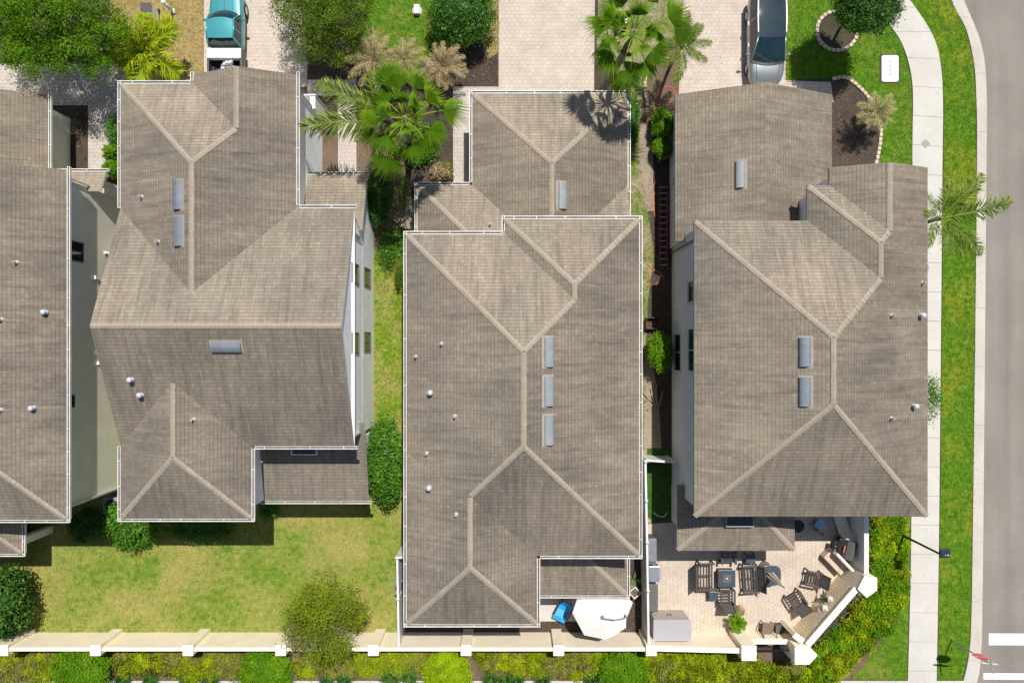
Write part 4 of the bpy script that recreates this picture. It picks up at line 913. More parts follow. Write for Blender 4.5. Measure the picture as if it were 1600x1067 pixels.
palm('queen_palm', 'small feathery palm with yellowing fronds over the right driveway edge by the fan palm', (at(1052, 92).x, at(1052, 92).y), at(1066, 74, 3.4),
     [(QUE[0], 5, 22, .62), (QUE[1], -38, 16, .62), (QUE[2], -92, 10, .8), (QUE[3], 40, 30, .6), (QUE[0], 85, 25, .7), (QUE[1], 130, 18, .7), (QUE[2], 175, 20, .6), (QUE[3], 225, 12, .6), (QUE[1], -60, 45, .6), (QUE[0], 60, 55, .6)], .08)
palm('areca_palm', 'yellow-green clumping palm beside the straw lawn, its fronds brushing the white gutter', (at(240, 84).x, at(240, 84).y), at(236, 82, 1.7),
     [(ARE[0], -32, 22, 1.65), (ARE[1], -100, 15, 1.32), (ARE[2], 198, 20, 1.32), (ARE[3], 140, 28, 1.39), (ARE[0], 95, 30, 1.25), (ARE[1], 48, 25, 1.45), (ARE[2], 22, 30, 1.32), (ARE[3], -65, 40, 1.19), (ARE[1], 170, 50, 1.19), (ARE[2], 70, 58, 1.06), (ARE[0], 240, 35, 1.19), (ARE[3], 0, 55, 1.06), (ARE[1], -125, 20, 1.12)], .09)
palm('date_palm', 'brown dried dwarf palm with star-shaped head by the round clipped shrub', (at(692, 104).x, at(692, 104).y), at(692, 104, 1.5), ring(DEA, 11, 5, 30, 1.15) + ring(DEA, 9, 35, 65, .9) + ring(DEA, 7, -25, 0, 1.05), .1)
palm('date_palm', 'brown dried dwarf palm with ragged fronds next to the dark fine-leaved tree', (at(584, 98).x, at(584, 98).y), at(584, 96, 1.9), ring(DEA, 12, 0, 30, 1.35) + ring(DEA, 8, 35, 65, 1.0) + ring(DEA, 8, -35, -5, 1.25), .1)
palm('date_palm', 'brown dried dwarf palm behind the fan palm, fronds spreading over the small front lawn', (at(632, 92).x, at(632, 92).y), at(632, 94, 1.4), ring(DEA, 10, 0, 25, 1.1) + ring(DEA, 6, 30, 60, .8), .09)
palm('date_palm', 'pale straw dwarf palm growing in the mulch bed at the corner house', (at(1367, 178).x, at(1367, 178).y), at(1369, 176, 1.5), ring(PAL, 12, 5, 28, 1.05) + ring(PAL, 9, 35, 65, .85) + ring(PAL, 7, -25, 0, 1.0), .09)

# shrubs
gb = 'clipped domes along the outside of the garden wall'
bush('mid green clipped dome, first from the left outside the garden wall', 128, 1050, .6, 1.52, 1.5, 17000, .085, 'box', group=gb)
bush('green clipped dome under the thin tree, outside the garden wall', 416, 1052, .6, 1.30, 1.35, 15000, .085, 'box', group=gb)
bush('lime yellow clipped dome outside the garden wall below the middle house', 701, 1052, .6, 1.24, 1.35, 15000, .085, 'lime', group=gb)
bush('bright green clipped dome outside the wall below the white shade canopy', 972, 1050, .6, 1.18, 1.35, 15000, .085, 'box', group=gb)
bush('long broad-leaved green bush between the white house and the middle house', 603, 720, 1.3, (.88, 2.02), 2.3, 11000, .125, 'shrub', 'broad_leaved_bush', asp=.6, clumps=150, tight=.12)
bush('dark broad-leaved bush by the air conditioner of the white house', 203, 818, .9, (1.3, 1.15), 1.5, 6500, .125, 'shrub', 'broad_leaved_bush', asp=.6, clumps=90, tight=.14, core=.75)
bush('low hedge bush half hidden below the rear gutter of the white house', 312, 824, .6, (1.6, .75), 1.1, 5500, .10, 'shrub', 'broad_leaved_bush', clumps=90, tight=.12, core=.75)
bush('dark shaded bush at the foot of the olive house wall', 138, 822, .6, (1.0, .8), 1.1, 3500, .10, 'glossy', 'broad_leaved_bush', clumps=60, tight=.13, core=.75)
bush('small leafy bush at the end of the white house rear porch', 420, 797, .4, (.5, .4), .8, 1000, .09, 'shrub', 'broad_leaved_bush', clumps=40, tight=.16, core=.6)
bush('big dark glossy bush at the left edge of the back lawn', 4, 942, 1.6, (1.12, 1.62), 2.8, 9500, .15, 'glossy', 'glossy_bush', asp=.55, clumps=130, tight=.15, core=.8)
bush('dark narrow shrub along the end of the small entry roof of the white house', 591, 308, .9, (.55, 1.5), 1.7, 6500, .085, 'clip', 'narrow_shrub', clumps=90, tight=.13)
bush('sunlit clipped cube bush under the white gutter of the white house, upper one', 173, 238, .8, (.46, .42), 1.2, 2400, .07, 'box', clumps=60)
bush('sunlit clipped cube bush under the white gutter of the white house, lower one', 174, 264, .8, (.50, .46), 1.2, 2600, .07, 'box', clumps=60)
bush('leafy shrub in the shade beside the white front gutter', 179, 205, .6, (.38, .75), 1.0, 1800, .08, 'shrub', 'leafy_shrub', clumps=50, tight=.2, core=.6)
bush('square clipped hedge block beside the grey garage wall, nearer the orange hose', 1034, 193, .8, (.55, .82), 1.4, 4800, .07, 'box', clumps=90)
bush('square clipped hedge block beside the grey garage wall, nearer the ladder', 1035, 232, .7, (.50, .62), 1.2, 3800, .07, 'box', clumps=80)
bush('low green shrub row along the middle house garage', 989, 186, .5, (.30, 1.35), .9, 3200, .08, 'shrub', 'low_shrub', clumps=60, tight=.16, core=.7)
bush('rounded green bush against the grey side wall under its lower window', 1031, 551, 1.0, (.62, .98), 1.8, 5200, .085, 'box', 'broad_leaved_bush', clumps=100, tight=.11)
bush('shrub leaning over the sidewalk from behind the corner house roof edge', 1441, 622, 1.3, (.72, 1.1), 2.2, 2600, .10, 'shrub', 'leaning_shrub', clumps=40, tight=.2, core=.5)
bush('reddish brown shrub in the bed beside the middle house front path', 690, 268, .5, (.5, .45), .8, 900, .13, 'dead', 'bromeliad_shrub', clumps=30, tight=.2, core=.3, asp=.35)
bush('grey-green spiky shrub in the side bed by the small tiled roof', 625, 300, .6, (.5, .9), .9, 1500, .16, 'queen', 'spiky_shrub', clumps=40, tight=.25, core=.2, asp=.15)
bush('leafy weeds clump in the shade of the side yard', 612, 385, .4, (.7, 1.0), .6, 2600, .10, 'shrub', 'weed_clump', clumps=50, tight=.25, core=.0, asp=.5)
bush('small shrub against the middle house side wall', 628, 432, .6, (.32, .7), 1.0, 1300, .08, 'podo', 'small_shrub', clumps=30, tight=.2, core=.4)
bush('low leafy plant at the small tiled roof corner in the front bed', 655, 225, .5, (.8, .9), .8, 2200, .14, 'shrub', 'leafy_shrub', clumps=40, tight=.22, core=.2)
bush('small green plant beside the wall at the middle house front path', 700, 262, .4, (.25, .3), .6, 500, .08, 'podo', 'small_shrub', clumps=20, tight=.2, core=.3)

def hedge(label, poly, h, n, leaf, mats, name='low_hedge'):
    pm = G(poly); c = np.mean(pm, 0); o = thing(name, label, 'hedge', (c[0], c[1], 0)); P = np.array(pm); lo, hi = P.min(0), P.max(0)
    n = int(n * 2.4); area = abs(parea(pm)); VV = []; k = int(area * 13); C = RNG.uniform(lo, hi, (k * 14, 2)); C = C[in_poly(C, pm)][:k]; k = len(C)
    ch = RNG.uniform(.72, 1.0, k) * h; cm = np.clip(np.floor(noise2(C) * .9 + .9), 0, len(mats) - 1).astype(int) if len(mats) > 1 else np.zeros(k, int); ct = RNG.uniform(0, 1, k)
    w_ = RNG.integers(0, k, n); xy = C[w_] + RNG.normal(0, .17, (n, 2)); dd = np.linalg.norm(xy - C[w_], axis=1); z = np.maximum(.03, ch[w_] * (1 - (dd / .62) ** 2) * RNG.uniform(.75, 1.05, n))
    fl = np.arange(n) % 3 == 0; U = RNG.uniform(lo, hi, (n * 8, 2)); U = U[in_poly(U, pm)][:fl.sum()]; ii = np.where(fl)[0][:len(U)]; xy[ii] = U; z[ii] = h * RNG.uniform(.45, .85, len(ii))
    N = unit(np.hstack([(xy - C[w_]) * .8 + RNG.normal(0, .5, (n, 2)), np.full((n, 1), .7)])); V, F = leaf_faces(np.hstack([xy, z[:, None]]), N, RNG.uniform(.6, 1.35, n) * leaf, .55)
    T = np.clip(.5 * ct[w_] + .5 * RNG.uniform(0, 1, n), 0, 1); ob = quick('foliage', V, F, [LM[m] for m in mats], o, T)
    ob.data.polygons.foreach_set('material_index', cm[w_].astype(np.int32)); mb = MB()
    P2 = pm if parea(pm) > 0 else pm[::-1]; mb.prism(inset(P2, .16), -.02, h * .38); mb.build('branches', M['bark'], o); return o
def noise2(C):
    x, y = C[:, 0], C[:, 1]; return np.sin(x * 1.7 + 1.3 * np.sin(y * 2.1)) + np.sin(y * 2.3 + x * .9 + 2) * .8 + RNG.normal(0, .35, len(C)) + .25
hedge('patchy low hedge at the far left end of the garden wall, partly brown', [(-30, 1018), (112, 1018), (96, 1044), (70, 1058), (-30, 1060)], .55, 9000, .10, ['croton', 'loro'])
hedge('long low hedge of green and brown foliage between the first two clipped domes', [(168, 1018), (392, 1017), (384, 1046), (360, 1052), (190, 1050)], .6, 13500, .10, ['croton', 'loro'])
hedge('thin low hedge under the sparse tree outside the garden wall', [(455, 1030), (560, 1018), (672, 1016), (662, 1046), (560, 1050), (470, 1048)], .45, 9000, .10, ['loro', 'croton'])
hedge('low hedge with brown top between the lime dome and the green dome', [(738, 1016), (945, 1016), (938, 1042), (900, 1050), (760, 1046)], .55, 12500, .10, ['loro', 'croton'])
hedge('yellow-green low hedge outside the patio end of the garden wall', [(1008, 1018), (1160, 1018), (1188, 1036), (1240, 1038), (1262, 1060), (1010, 1061), (1000, 1040)], .62, 16000, .11, ['croton', 'croton', 'loro'])
hedge('wide leafy hedge wrapping round the angled corner of the patio wall', [(1360, 800), (1404, 800), (1412, 850), (1410, 900), (1402, 945), (1384, 978), (1352, 1010), (1322, 1036), (1290, 1061), (1245, 1061), (1262, 1026), (1288, 1000), (1330, 950), (1346, 930), (1368, 925), (1368, 900), (1360, 890)], .75, 24000, .10, ['croton', 'box', 'lime'])
def tuft(label, px, py, r_, n=260):
    p = at(px, py); o = thing('border_grass', label, 'grass clump', (p.x, p.y, 0), 'grassy clumps along the lower kerb edge'); 
    a = RNG.uniform(0, 2 * PI, n); l = RNG.uniform(.5, 1, n) * r_; d = np.stack([np.cos(a), np.sin(a)], 1); s_ = np.stack([-d[:, 1], d[:, 0]], 1) * .012; c = np.array([p.x, p.y]) + d * RNG.uniform(0, .45, (n, 1)) * r_
    z = RNG.uniform(.25, .5, n); mid = c + d * (l * .5)[:, None]; tip = c + d * l[:, None]
    V = np.stack([np.hstack([c - s_, np.zeros((n, 1))]), np.hstack([c + s_, np.zeros((n, 1))]), np.hstack([mid + s_, z[:, None]]), np.hstack([mid - s_, z[:, None]])], 1).reshape(-1, 3); F = np.arange(4 * n).reshape(-1, 4)
    V2 = np.stack([np.hstack([mid - s_, z[:, None]]), np.hstack([mid + s_, z[:, None]]), np.hstack([tip, z[:, None] * .55]), np.hstack([tip - s_ * .2, z[:, None] * .55])], 1).reshape(-1, 3)
    t = RNG.uniform(0, 1, n); quick('foliage', np.concatenate([V, V2]), np.concatenate([F, F + 4 * n]), LM['lirio'], o, np.concatenate([t, t])); return o
for (x, y, r_), where in zip(((194, 1060, .42), (238, 1060, .4), (296, 1057, .55), (332, 1058, .5), (512, 1061, .4), (540, 1060, .45), (612, 1056, .55), (640, 1054, .5), (768, 1058, .5), (790, 1058, .5), (808, 1060, .4), (848, 1060, .42), (922, 1062, .4)),
        ('just right of the first clipped dome', 'below the long green and brown hedge, its left part', 'below the third wall pillar from the left', 'below the right end of the long hedge', 'right under the trunk side of the thin tree', 'below the thin tree, its right side', 'left of the lime dome, the wider one', 'nearest on the left of the lime dome', 'nearest on the right of the lime dome', 'second to the right of the lime dome', 'third to the right of the lime dome', 'alone below the brown-topped hedge', 'at the left foot of the bright green dome')):
    tuft('tuft of dark grassy leaves at the lower kerb, ' + where, x, y, r_)

# litter: fallen leaves on the paving and lawns, bark chips in the beds
def litter(name, polys, dens, size, mat, z=.03):
    VV, TT, off, FF = [], [], 0, []
    for poly in polys:
        P = np.array(G(poly)); lo, hi = P.min(0), P.max(0); n = int((hi - lo).prod() * dens); Q = RNG.uniform(lo, hi, (n, 2)); Q = Q[in_poly(Q, [tuple(p) for p in P])]
        for hp in HOUSES: Q = Q[~in_poly(Q, hp)]
        n = len(Q)
        if not n: continue
        N = unit(np.hstack([RNG.normal(0, .45, (n, 2)), np.ones((n, 1))])); V, F = leaf_faces(np.hstack([Q, RNG.uniform(z, z + .02, (n, 1))]), N, RNG.uniform(.5, 1.5, n) * size, .5, .1); VV.append(V); FF.append(F + off); off += len(V); TT.append(RNG.uniform(0, 1, n))
    return struct(quick(name, np.concatenate(VV), np.concatenate(FF), mat, None, np.concatenate(TT)), 'stuff')
LM['litter'] = leafmat('fallen_leaf_brown', (0.09, 0.055, 0.03), (0.24, 0.15, 0.07), (0.42, 0.33, 0.12), 0, .8)
LM['chips'] = leafmat('bark_chip_brown', (0.03, 0.022, 0.017), (0.085, 0.06, 0.045), (0.26, 0.20, 0.15), 0, .9)
litter('fallen_leaves', [[(318, 0), (480, 0), (480, 136), (318, 136)], [(880, 0), (930, 0), (930, 148), (880, 148)], [(1070, 0), (1130, 0), (1130, 140), (1070, 140)], [(0, 105), (190, 105), (190, 280), (138, 300), (138, 165), (0, 165)], [(528, 150), (557, 150), (557, 276), (528, 276)]], 5, .055, LM['litter'])
litter('fallen_leaves', [[(0, 820), (620, 820), (620, 985), (0, 985)], [(585, 400), (634, 400), (634, 690), (585, 690)], [(1012, 830), (1330, 830), (1330, 980), (1012, 980)]], 1.6, .06, LM['litter'], .045)
litter('fallen_leaves', [[(1390, 820), (1421, 820), (1416, 1058), (1330, 1058)], [(984, 100), (1020, 100), (1020, 700), (990, 700)], [(0, 1016), (1330, 1016), (1330, 1060), (0, 1060)]], 14, .06, LM['litter'], .03)
litter('bark_chips', [[(1299, 132), (1325, 125), (1350, 144), (1372, 190), (1368, 256), (1299, 256)], [(700, 70), (779, 90), (779, 136), (690, 136)], [(930, 95), (975, 110), (980, 146), (930, 146)], [(560, 205), (705, 205), (705, 300), (560, 300)], [(1005, 105), (1060, 75), (1060, 170), (1008, 185)], [(842, 965), (1000, 930), (1005, 990), (842, 990)], [(1010, 200), (1046, 200), (1046, 720), (1025, 720)], [(105, 165), (138, 165), (138, 300), (105, 300)]], 90, .065, LM['chips'], .012)
# ------------------------------------------------------------------ walls and fences
M['resin'] = simple('dark_brown_resin', (0.060, 0.050, 0.045), 0.55, 0, 0.15, 6)
M['sling'] = simple('charcoal_sling_fabric', (0.075, 0.070, 0.068), 0.8, 0, 0.15, 30)
M['tabletop'] = simple('slate_blue_table_top', (0.055, 0.075, 0.095), 0.3, 0.1, 0.15, 4)
M['steel'] = simple('brushed_steel', (0.50, 0.53, 0.55), 0.32, 0.8, 0.1, 5)
M['cover'] = simple('grill_cover_fabric', (0.16, 0.16, 0.19), 0.75, 0, 0.15, 5, 0.2)
M['coverdark'] = simple('dark_counter_cover', (0.095, 0.085, 0.08), 0.6, 0, 0.15, 5, 0.2)
M['canvas'] = simple('off_white_canvas', (0.62, 0.60, 0.56), 0.9, 0, 0.06, 2)
M['cream'] = simple('cream_canvas', (0.68, 0.62, 0.50), 0.9, 0, 0.1, 6)
M['bluepl'] = simple('bright_blue_plastic', (0.01, 0.27, 0.62), 0.35, 0, 0.06, 3)
M['navy'] = simple('navy_fabric', (0.02, 0.035, 0.09), 0.8)
M['towel'] = simple('pale_blue_cushion', (0.27, 0.42, 0.58), 0.9, 0, 0.25, 10)
M['ceramic'] = simple('white_planter_glaze', (0.58, 0.57, 0.545), 0.4)
M['terracotta'] = simple('terracotta', (0.42, 0.20, 0.12), 0.8)
M['orange'] = simple('orange_hose_rubber', (0.62, 0.17, 0.03), 0.5)
M['redhose'] = simple('red_hose_rubber', (0.52, 0.085, 0.05), 0.5)
M['redrail'] = simple('faded_red_fibreglass', (0.22, 0.035, 0.030), 0.55, 0, 0.3, 8)
M['alu'] = simple('aluminium', (0.62, 0.63, 0.64), 0.35, 0.7)
M['block'] = simple('tan_edging_block', (0.50, 0.385, 0.295), 0.9, 0, 0.25, 7, 0.5)
M['wood'] = simple('dark_stained_wood', (0.10, 0.055, 0.035), 0.8, 0, 0.3, 9)
M['stick'] = simple('dry_bare_wood', (0.34, 0.27, 0.19), 0.9, 0, 0.3, 12)
M['signred'] = simple('sign_red', (0.55, 0.03, 0.03), 0.4)
M['signwhite'] = simple('sign_white', (0.60, 0.60, 0.585), 0.4, 0, .03)
M['green'] = simple('pale_green_box_paint', (0.35, 0.45, 0.38), 0.5)
M['shed'] = simple('grey_resin_planks', (0.34, 0.325, 0.35), 0.7, 0, 0.06, 2)
M['shedwall'] = simple('taupe_resin_panel', (0.40, 0.365, 0.31), 0.7, 0, 0.06, 2)
def stonemat():
    m, nt, b = newmat('stacked_stone_veneer'); p = mapping(nt, objc(nt), (1, 1, 1)); sp = nt.nodes.new('ShaderNodeSeparateXYZ'); lk(nt, p, sp.inputs[0])
    ax = nt.nodes.new('ShaderNodeMath'); ax.operation = 'ADD'; lk(nt, sp.outputs['X'], ax.inputs[0]); lk(nt, sp.outputs['Y'], ax.inputs[1])
    cb = nt.nodes.new('ShaderNodeCombineXYZ'); lk(nt, ax.outputs[0], cb.inputs[0]); lk(nt, sp.outputs['Z'], cb.inputs[1])
    br = nt.nodes.new('ShaderNodeTexBrick'); lk(nt, cb.outputs[0], br.inputs['Vector']); br.inputs['Scale'].default_value = 1; br.inputs['Brick Width'].default_value = .5; br.inputs['Row Height'].default_value = .17
    br.inputs['Mortar Size'].default_value = .02; br.inputs['Color1'].default_value = (.88, .76, .54, 1); br.inputs['Color2'].default_value = (.80, .66, .44, 1); br.inputs['Mortar'].default_value = (.40, .31, .20, 1)
    c = mixc(nt, 1.0, br.outputs['Color'], ramp(nt, noise(nt, p, 6, 5, .7), [(.3, .8), (.7, 1.15)]), 'MULTIPLY'); lk(nt, c, b.inputs['Base Color']); b.inputs['Roughness'].default_value = .9
    bump(nt, b, br.outputs['Fac'], -.6, .02); return m
M['stone'] = stonemat()
def pillar(parent, x, y, s, h, mat='fence_cream', poly=None):
    mb = MB(); P = poly or [(x - s, y - s), (x + s, y - s), (x + s, y + s), (x - s, y + s)]
    mb.prism(P, -.05, h); o = mb.build('pillar', M[mat], parent); c = np.mean(P, 0); mb = MB(); Q = [(c[0] + (a - c[0]) * 1.03, c[1] + (b - c[1]) * 1.03) for a, b in P]; mb.prism(Q, h + .001, h + .09); mb.build('pillar_cap', M['fence_cap'], o, bevel=.012)
gw = thing('garden_wall', 'long cream garden wall with square pillars along the back of the yards', 'wall', (-10, -15.2, 0))
xs = [(x - 800) / 31.78 for x in (-287, -142, 3, 148, 293, 438, 583, 728, 873, 1018)]
for x in xs: pillar(gw, x, -15.2, .255, 2.02)
for a, b in zip(xs[:-1], xs[1:]):
    mb = MB(); mb.box(a + .256, b - .256, -15.27, -15.13, -.05, 1.9); mb.box(a + .257, b - .257, -15.29, -15.11, 1.901, 1.96); mb.build('wall_panel', M['fence_cream'], gw)
pw = thing('patio_wall', 'cream patio wall with angled stone-faced corner and three large flat pillars', 'wall', (13, -14, 0))
P0, P1, P2 = (11.66, -15.32), (14.35, -15.45), (17.5, -12.0)
pillar(pw, *P0, .36, 2.05)
pillar(pw, *P1, .42, 2.05, poly=[(13.92, -15.86), (14.62, -15.86), (15.02, -15.42), (14.62, -15.0), (13.92, -14.98)])
pillar(pw, *P2, .42, 2.05, poly=[(17.02, -12.16), (17.45, -12.58), (17.95, -12.22), (17.95, -11.62), (17.35, -11.52)])
def panel(a, b, t, h, mat, name='wall_panel', cap=True):
    a, b = Vector((*a, 0)), Vector((*b, 0)); mb = MB(); mb.beam(a + Vector((0, 0, h / 2 - .03)), b + Vector((0, 0, h / 2 - .03)), t, h, 0)
    if cap: mb.beam(a + Vector((0, 0, h + .005)), b + Vector((0, 0, h + .005)), t + .1, .07, 0)
    return mb.build(name, M[mat], pw)
panel((7.15, -15.2), (11.29, -15.3), .14, 1.86, 'fence_cream')
panel((12.03, -15.12), (13.90, -15.12), .14, 1.2, 'fence_cream'); panel((14.62, -14.98), (17.03, -12.2), .16, 1.88, 'stone', cap=False)
mb = MB(); mb.beam((14.63, -15.0, 1.89), (17.04, -12.22, 1.89), .30, .10, 0); mb.build('coping', M['fence_cap'], pw)
panel((17.56, -11.5), (17.56, -8.6), .13, 1.84, 'vinyl')
panel((13.98, -14.5), (14.42, -14.86), .20, 1.85, 'fence_cream', 'wing_wall')
mb = MB(); mb.beam((16.18, -10.9, .29), (17.05, -11.82, .29), .50, .56); mb.build('end_bench', M['block'], pw, bevel=.015)
mb = MB(); mb.beam((16.42, -10.72, .60), (17.24, -11.58, .60), .12, 1.16); mb.build('wing_wall', M['fence_cream'], pw)
bf = thing('picket_fence', 'short black picket fence panel outside the wall between two flat pillars', 'fence', (12.9, -15.5, 0))
mb = MB()
for z in (.25, 1.35): mb.beam((12.02, -15.5, z), (13.92, -15.5, z), .04, .05)
mb.build('rail', M['dark'], bf); mb = MB()
for k in range(15): x = 12.1 + k * .125; mb.box(x - .012, x + .012, -15.512, -15.488, .05, 1.45)
mb.build('picket', M['dark'], bf)
def vinyl(name, label, pts, h, posts=True, t=.05):
    o = thing(name, label, 'fence', (pts[0][0], pts[0][1], 0))
    for a, b in zip(pts[:-1], pts[1:]):
        mb = MB(); A, B = Vector((*a, 0)), Vector((*b, 0)); mb.beam(A + Vector((0, 0, h / 2)), B + Vector((0, 0, h / 2)), t, h - .08); mb.beam(A + Vector((0, 0, h - .005)), B + Vector((0, 0, h - .005)), t + .05, .07); mb.build('panel', M['vinyl'], o)
    for p in pts:
        mb = MB(); mb.box(p[0] - .065, p[0] + .065, p[1] - .065, p[1] + .065, -.05, h + .06); q = mb.build('post', M['vinyl'], o)
        mb = MB(); mb.lathe([(.10, 0), (.10, .03), (.02, .09)], (p[0], p[1], h + .061), 4); mb.build('post_cap', M['vinyl'], q)
    return o
vinyl('vinyl_fence', 'white vinyl fence between the middle house and the patio of the corner house', [(6.62, -5.95), (6.66, -7.9), (6.70, -9.95), (6.74, -12.35), (6.78, -14.9)], 1.8)
vinyl('vinyl_fence', 'white vinyl fence closing the alley by the grey side wall', [(6.72, -5.9), (8.05, -5.98)], 1.8)
vinyl('vinyl_fence', 'white vinyl fence enclosing the equipment along the left side of the middle house', [(-4.4, -10.6), (-5.7, -10.72), (-5.66, -12.75), (-5.62, -15.05)], 1.8)
vinyl('vinyl_gate', 'white vinyl side gate between the olive house and the white house', [(-20.2, 4.4), (-17.7, 4.4)], 1.7)
def ac(label, px, py, s=.42):
    p = at(px, py, .8); o = thing('air_conditioner', label, 'air conditioner', (p.x, p.y, 0)); mb = MB(); mb.box(p.x - s, p.x + s, p.y - s, p.y + s, .05, .8); mb.build('cabinet', M['galv'], o, bevel=.03)
    mb = MB(); mb.lathe([(.34, 0), (.34, .02), (.31, .03), (.31, .012)], (p.x, p.y, .801), 24)
    for k in range(8): a = k * PI / 8; mb.beam((p.x + .33 * math.cos(a), p.y + .33 * math.sin(a), .825), (p.x - .33 * math.cos(a), p.y - .33 * math.sin(a), .825), .012, .012)
    mb.build('fan_grille', M['dark'], o); mb = MB(); mb.lathe([(.30, 0), (.30, .004)], (p.x, p.y, .803), 24); mb.build('fan_well', M['tabletop'], o)
ac('grey square air conditioner with round fan grille beside the white house', 174, 790)
ac('grey air conditioner standing inside the white vinyl enclosure', 628, 918, .38)

# ------------------------------------------------------------------ patio furniture
def seat(name, label, w, group):
    o = thing(name, label, 'sofa' if w > 1 else 'chair', (0, 0, 0), group); h = w / 2
    for sx in (-1, 1):
        for y in (-.36, .36):
            mb = MB(); mb.box(sx * (h - .035) - .035, sx * (h - .035) + .035, y - .035, y + .035, 0, .6 if y > 0 else .62); mb.build('leg', M['resin'], o)
        mb = MB(); mb.box(sx * (h - .04) - .055, sx * (h - .04) + .055, -.40, .42, .601, .635); mb.build('armrest', M['resin'], o, bevel=.012)
    mb = MB(); mb.box(-h + .075, h - .075, .30, .36, .33, .42); mb.box(-h + .075, h - .075, -.40, -.34, .33, .42)
    for sx in (-1, 1): mb.box(sx * (h - .10) - .024, sx * (h - .10) + .024, -.34, .30, .33, .42)
    if w > 1: mb.box(-.03, .03, -.34, .30, .34, .43)
    mb.build('seat_frame', M['resin'], o)
    mb = MB()
    for k in range(4): y = -.25 + k * .155; mb.box(-h + .124, h - .124, y - .032, y + .032, .405, .428)
    mb.build('seat_slats', M['resin'], o)
    mb = MB()
    for a in ((-h + .08, 0), (h - .08, 0)): mb.beam((a[0], -.36, .40), (a[0], -.62, .98), .06, .05)
    mb.beam((-h + .05, -.62, .985), (h - .05, -.62, .985), .05, .07); mb.build('back_frame', M['resin'], o)
    n = 1 if w < 1 else 2
    for k in range(n):
        x0, x1 = -h + .115 + (w - .23) * k / n, -h + .115 + (w - .23) * (k + 1) / n - (.02 if n > 1 else 0); mb = MB()
        V = [(x0, -.375, .43), (x1, -.375, .43), (x1, -.60, .95), (x0, -.60, .95)]; mb.raw(V + [(a, b - .03, c - .015) for a, b, c in V], [(0, 1, 2, 3), (7, 6, 5, 4), (0, 4, 5, 1), (1, 5, 6, 2), (2, 6, 7, 3), (3, 7, 4, 0)]); mb.build('backrest', M['sling'], o)
    return o
gf = 'slatted dark patio seats'
ch = seat('armchair', 'dark slatted armchair half under the edge of the patio porch roof', .78, gf); p = at(1138, 868, .5); place(ch, (p.x, p.y, .02), PI)
p = at(1136, 933, .5); clone(ch, 'dark slatted armchair at the lower side of the square fire table', (p.x, p.y, .02), 0)
p = at(1271, 904, .5); clone(ch, 'dark slatted armchair between the round parasol table and the stone wall, facing left', (p.x, p.y, .02), R(78))
p = at(1245, 938, .5); clone(ch, 'dark slatted armchair with its back to the stone wall, angled to the upper left', (p.x, p.y, .02), R(32))
lv = seat('loveseat', 'dark slatted two-seat sofa on the left side of the square fire table', 1.42, gf); p = at(1103, 900, .5); place(lv, (p.x, p.y, .02), -PI / 2)
p = at(1172, 904, .5); clone(lv, 'dark slatted two-seat sofa between the fire table and the closed parasol', (p.x, p.y, .02), R(94))
p = at(1136, 904, .6); o = thing('fire_table', 'square slate-topped fire table in the middle of the seats', 'table', (p.x, p.y, 0))
mb = MB(); mb.box(p.x - .38, p.x + .38, p.y - .38, p.y + .38, .02, .52); mb.build('base', M['resin'], o); mb = MB(); mb.box(p.x - .44, p.x + .44, p.y - .44, p.y + .44, .521, .58); mb.build('table_top', M['tabletop'], o, bevel=.012)
mb = MB(); mb.box(p.x - .2, p.x + .2, p.y - .2, p.y + .2, .581, .590); mb.build('burner_lid', M['coverdark'], o); mb = MB(); mb.lathe([(.05, 0), (.05, .02), (.03, .03)], (p.x, p.y, .591), 14); mb.build('lid_knob', M['alu'], o)
def stool(label, px, py, s=.24):
    p = at(px, py, .5); o = thing('side_table', label, 'table', (p.x, p.y, 0), 'small square patio side tables'); mb = MB(); mb.box(p.x - s, p.x + s, p.y - s, p.y + s, .46, .50); mb.build('table_top', M['tabletop'], o, bevel=.01)
    for sx in (-1, 1):
        for sy in (-1, 1): mb = MB(); mb.box(p.x + sx * (s - .03) - .025, p.x + sx * (s - .03) + .025, p.y + sy * (s - .03) - .025, p.y + sy * (s - .03) + .025, .02, .459); mb.build('leg', M['resin'], o)
stool('small square side table in the porch roof shadow, between armchair and sofa', 1173, 873); stool('small square side table touching the left arm of the lower armchair', 1115, 931, .22)
# round table and closed parasol
p = at(1205, 899, .7); o = thing('parasol_table', 'rounded grey table under the closed parasol', 'table', (p.x, p.y, 0)); mb = MB()
pl = [(p.x + .50 * math.copysign(abs(math.cos(a)) ** .6, math.cos(a)) * 1.0, p.y + .52 * math.copysign(abs(math.sin(a)) ** .6, math.sin(a))) for a in np.linspace(0, 2 * PI, 28, endpoint=False)]
mb.prism(pl, .66, .70); mb.build('table_top', M['tabletop'], o, bevel=.012); mb = MB(); mb.tube([(p.x - .12, p.y + .25, .02), (p.x - .12, p.y + .25, .66)], .05, 8); mb.lathe([(.3, .02), (.28, .05), (.06, .08)], (p.x - .12, p.y + .25, 0), 16); mb.build('pedestal', M['resin'], o)
b0 = at(1201, 896, .7); o = thing('closed_parasol', 'closed cream patio parasol standing through the rounded grey table', 'parasol', (b0.x, b0.y, 0)); mb = MB(); mb.tube([(b0.x, b0.y, .02), (b0.x, b0.y, 2.75)], .024, 8); mb.build('pole', M['dark'], o)
mb = MB(); vs = []; n = 16
zs = [(.95, .17), (1.3, .15), (1.8, .11), (2.3, .075), (2.62, .03)]
for z, r_ in zs:
    for k in range(n): q = r_ * (1.35 if k % 2 == 0 else .62); a = 2 * PI * k / n; vs.append((b0.x + q * math.cos(a), b0.y + q * math.sin(a), z - (.12 if k % 2 and z < 1 else 0)))
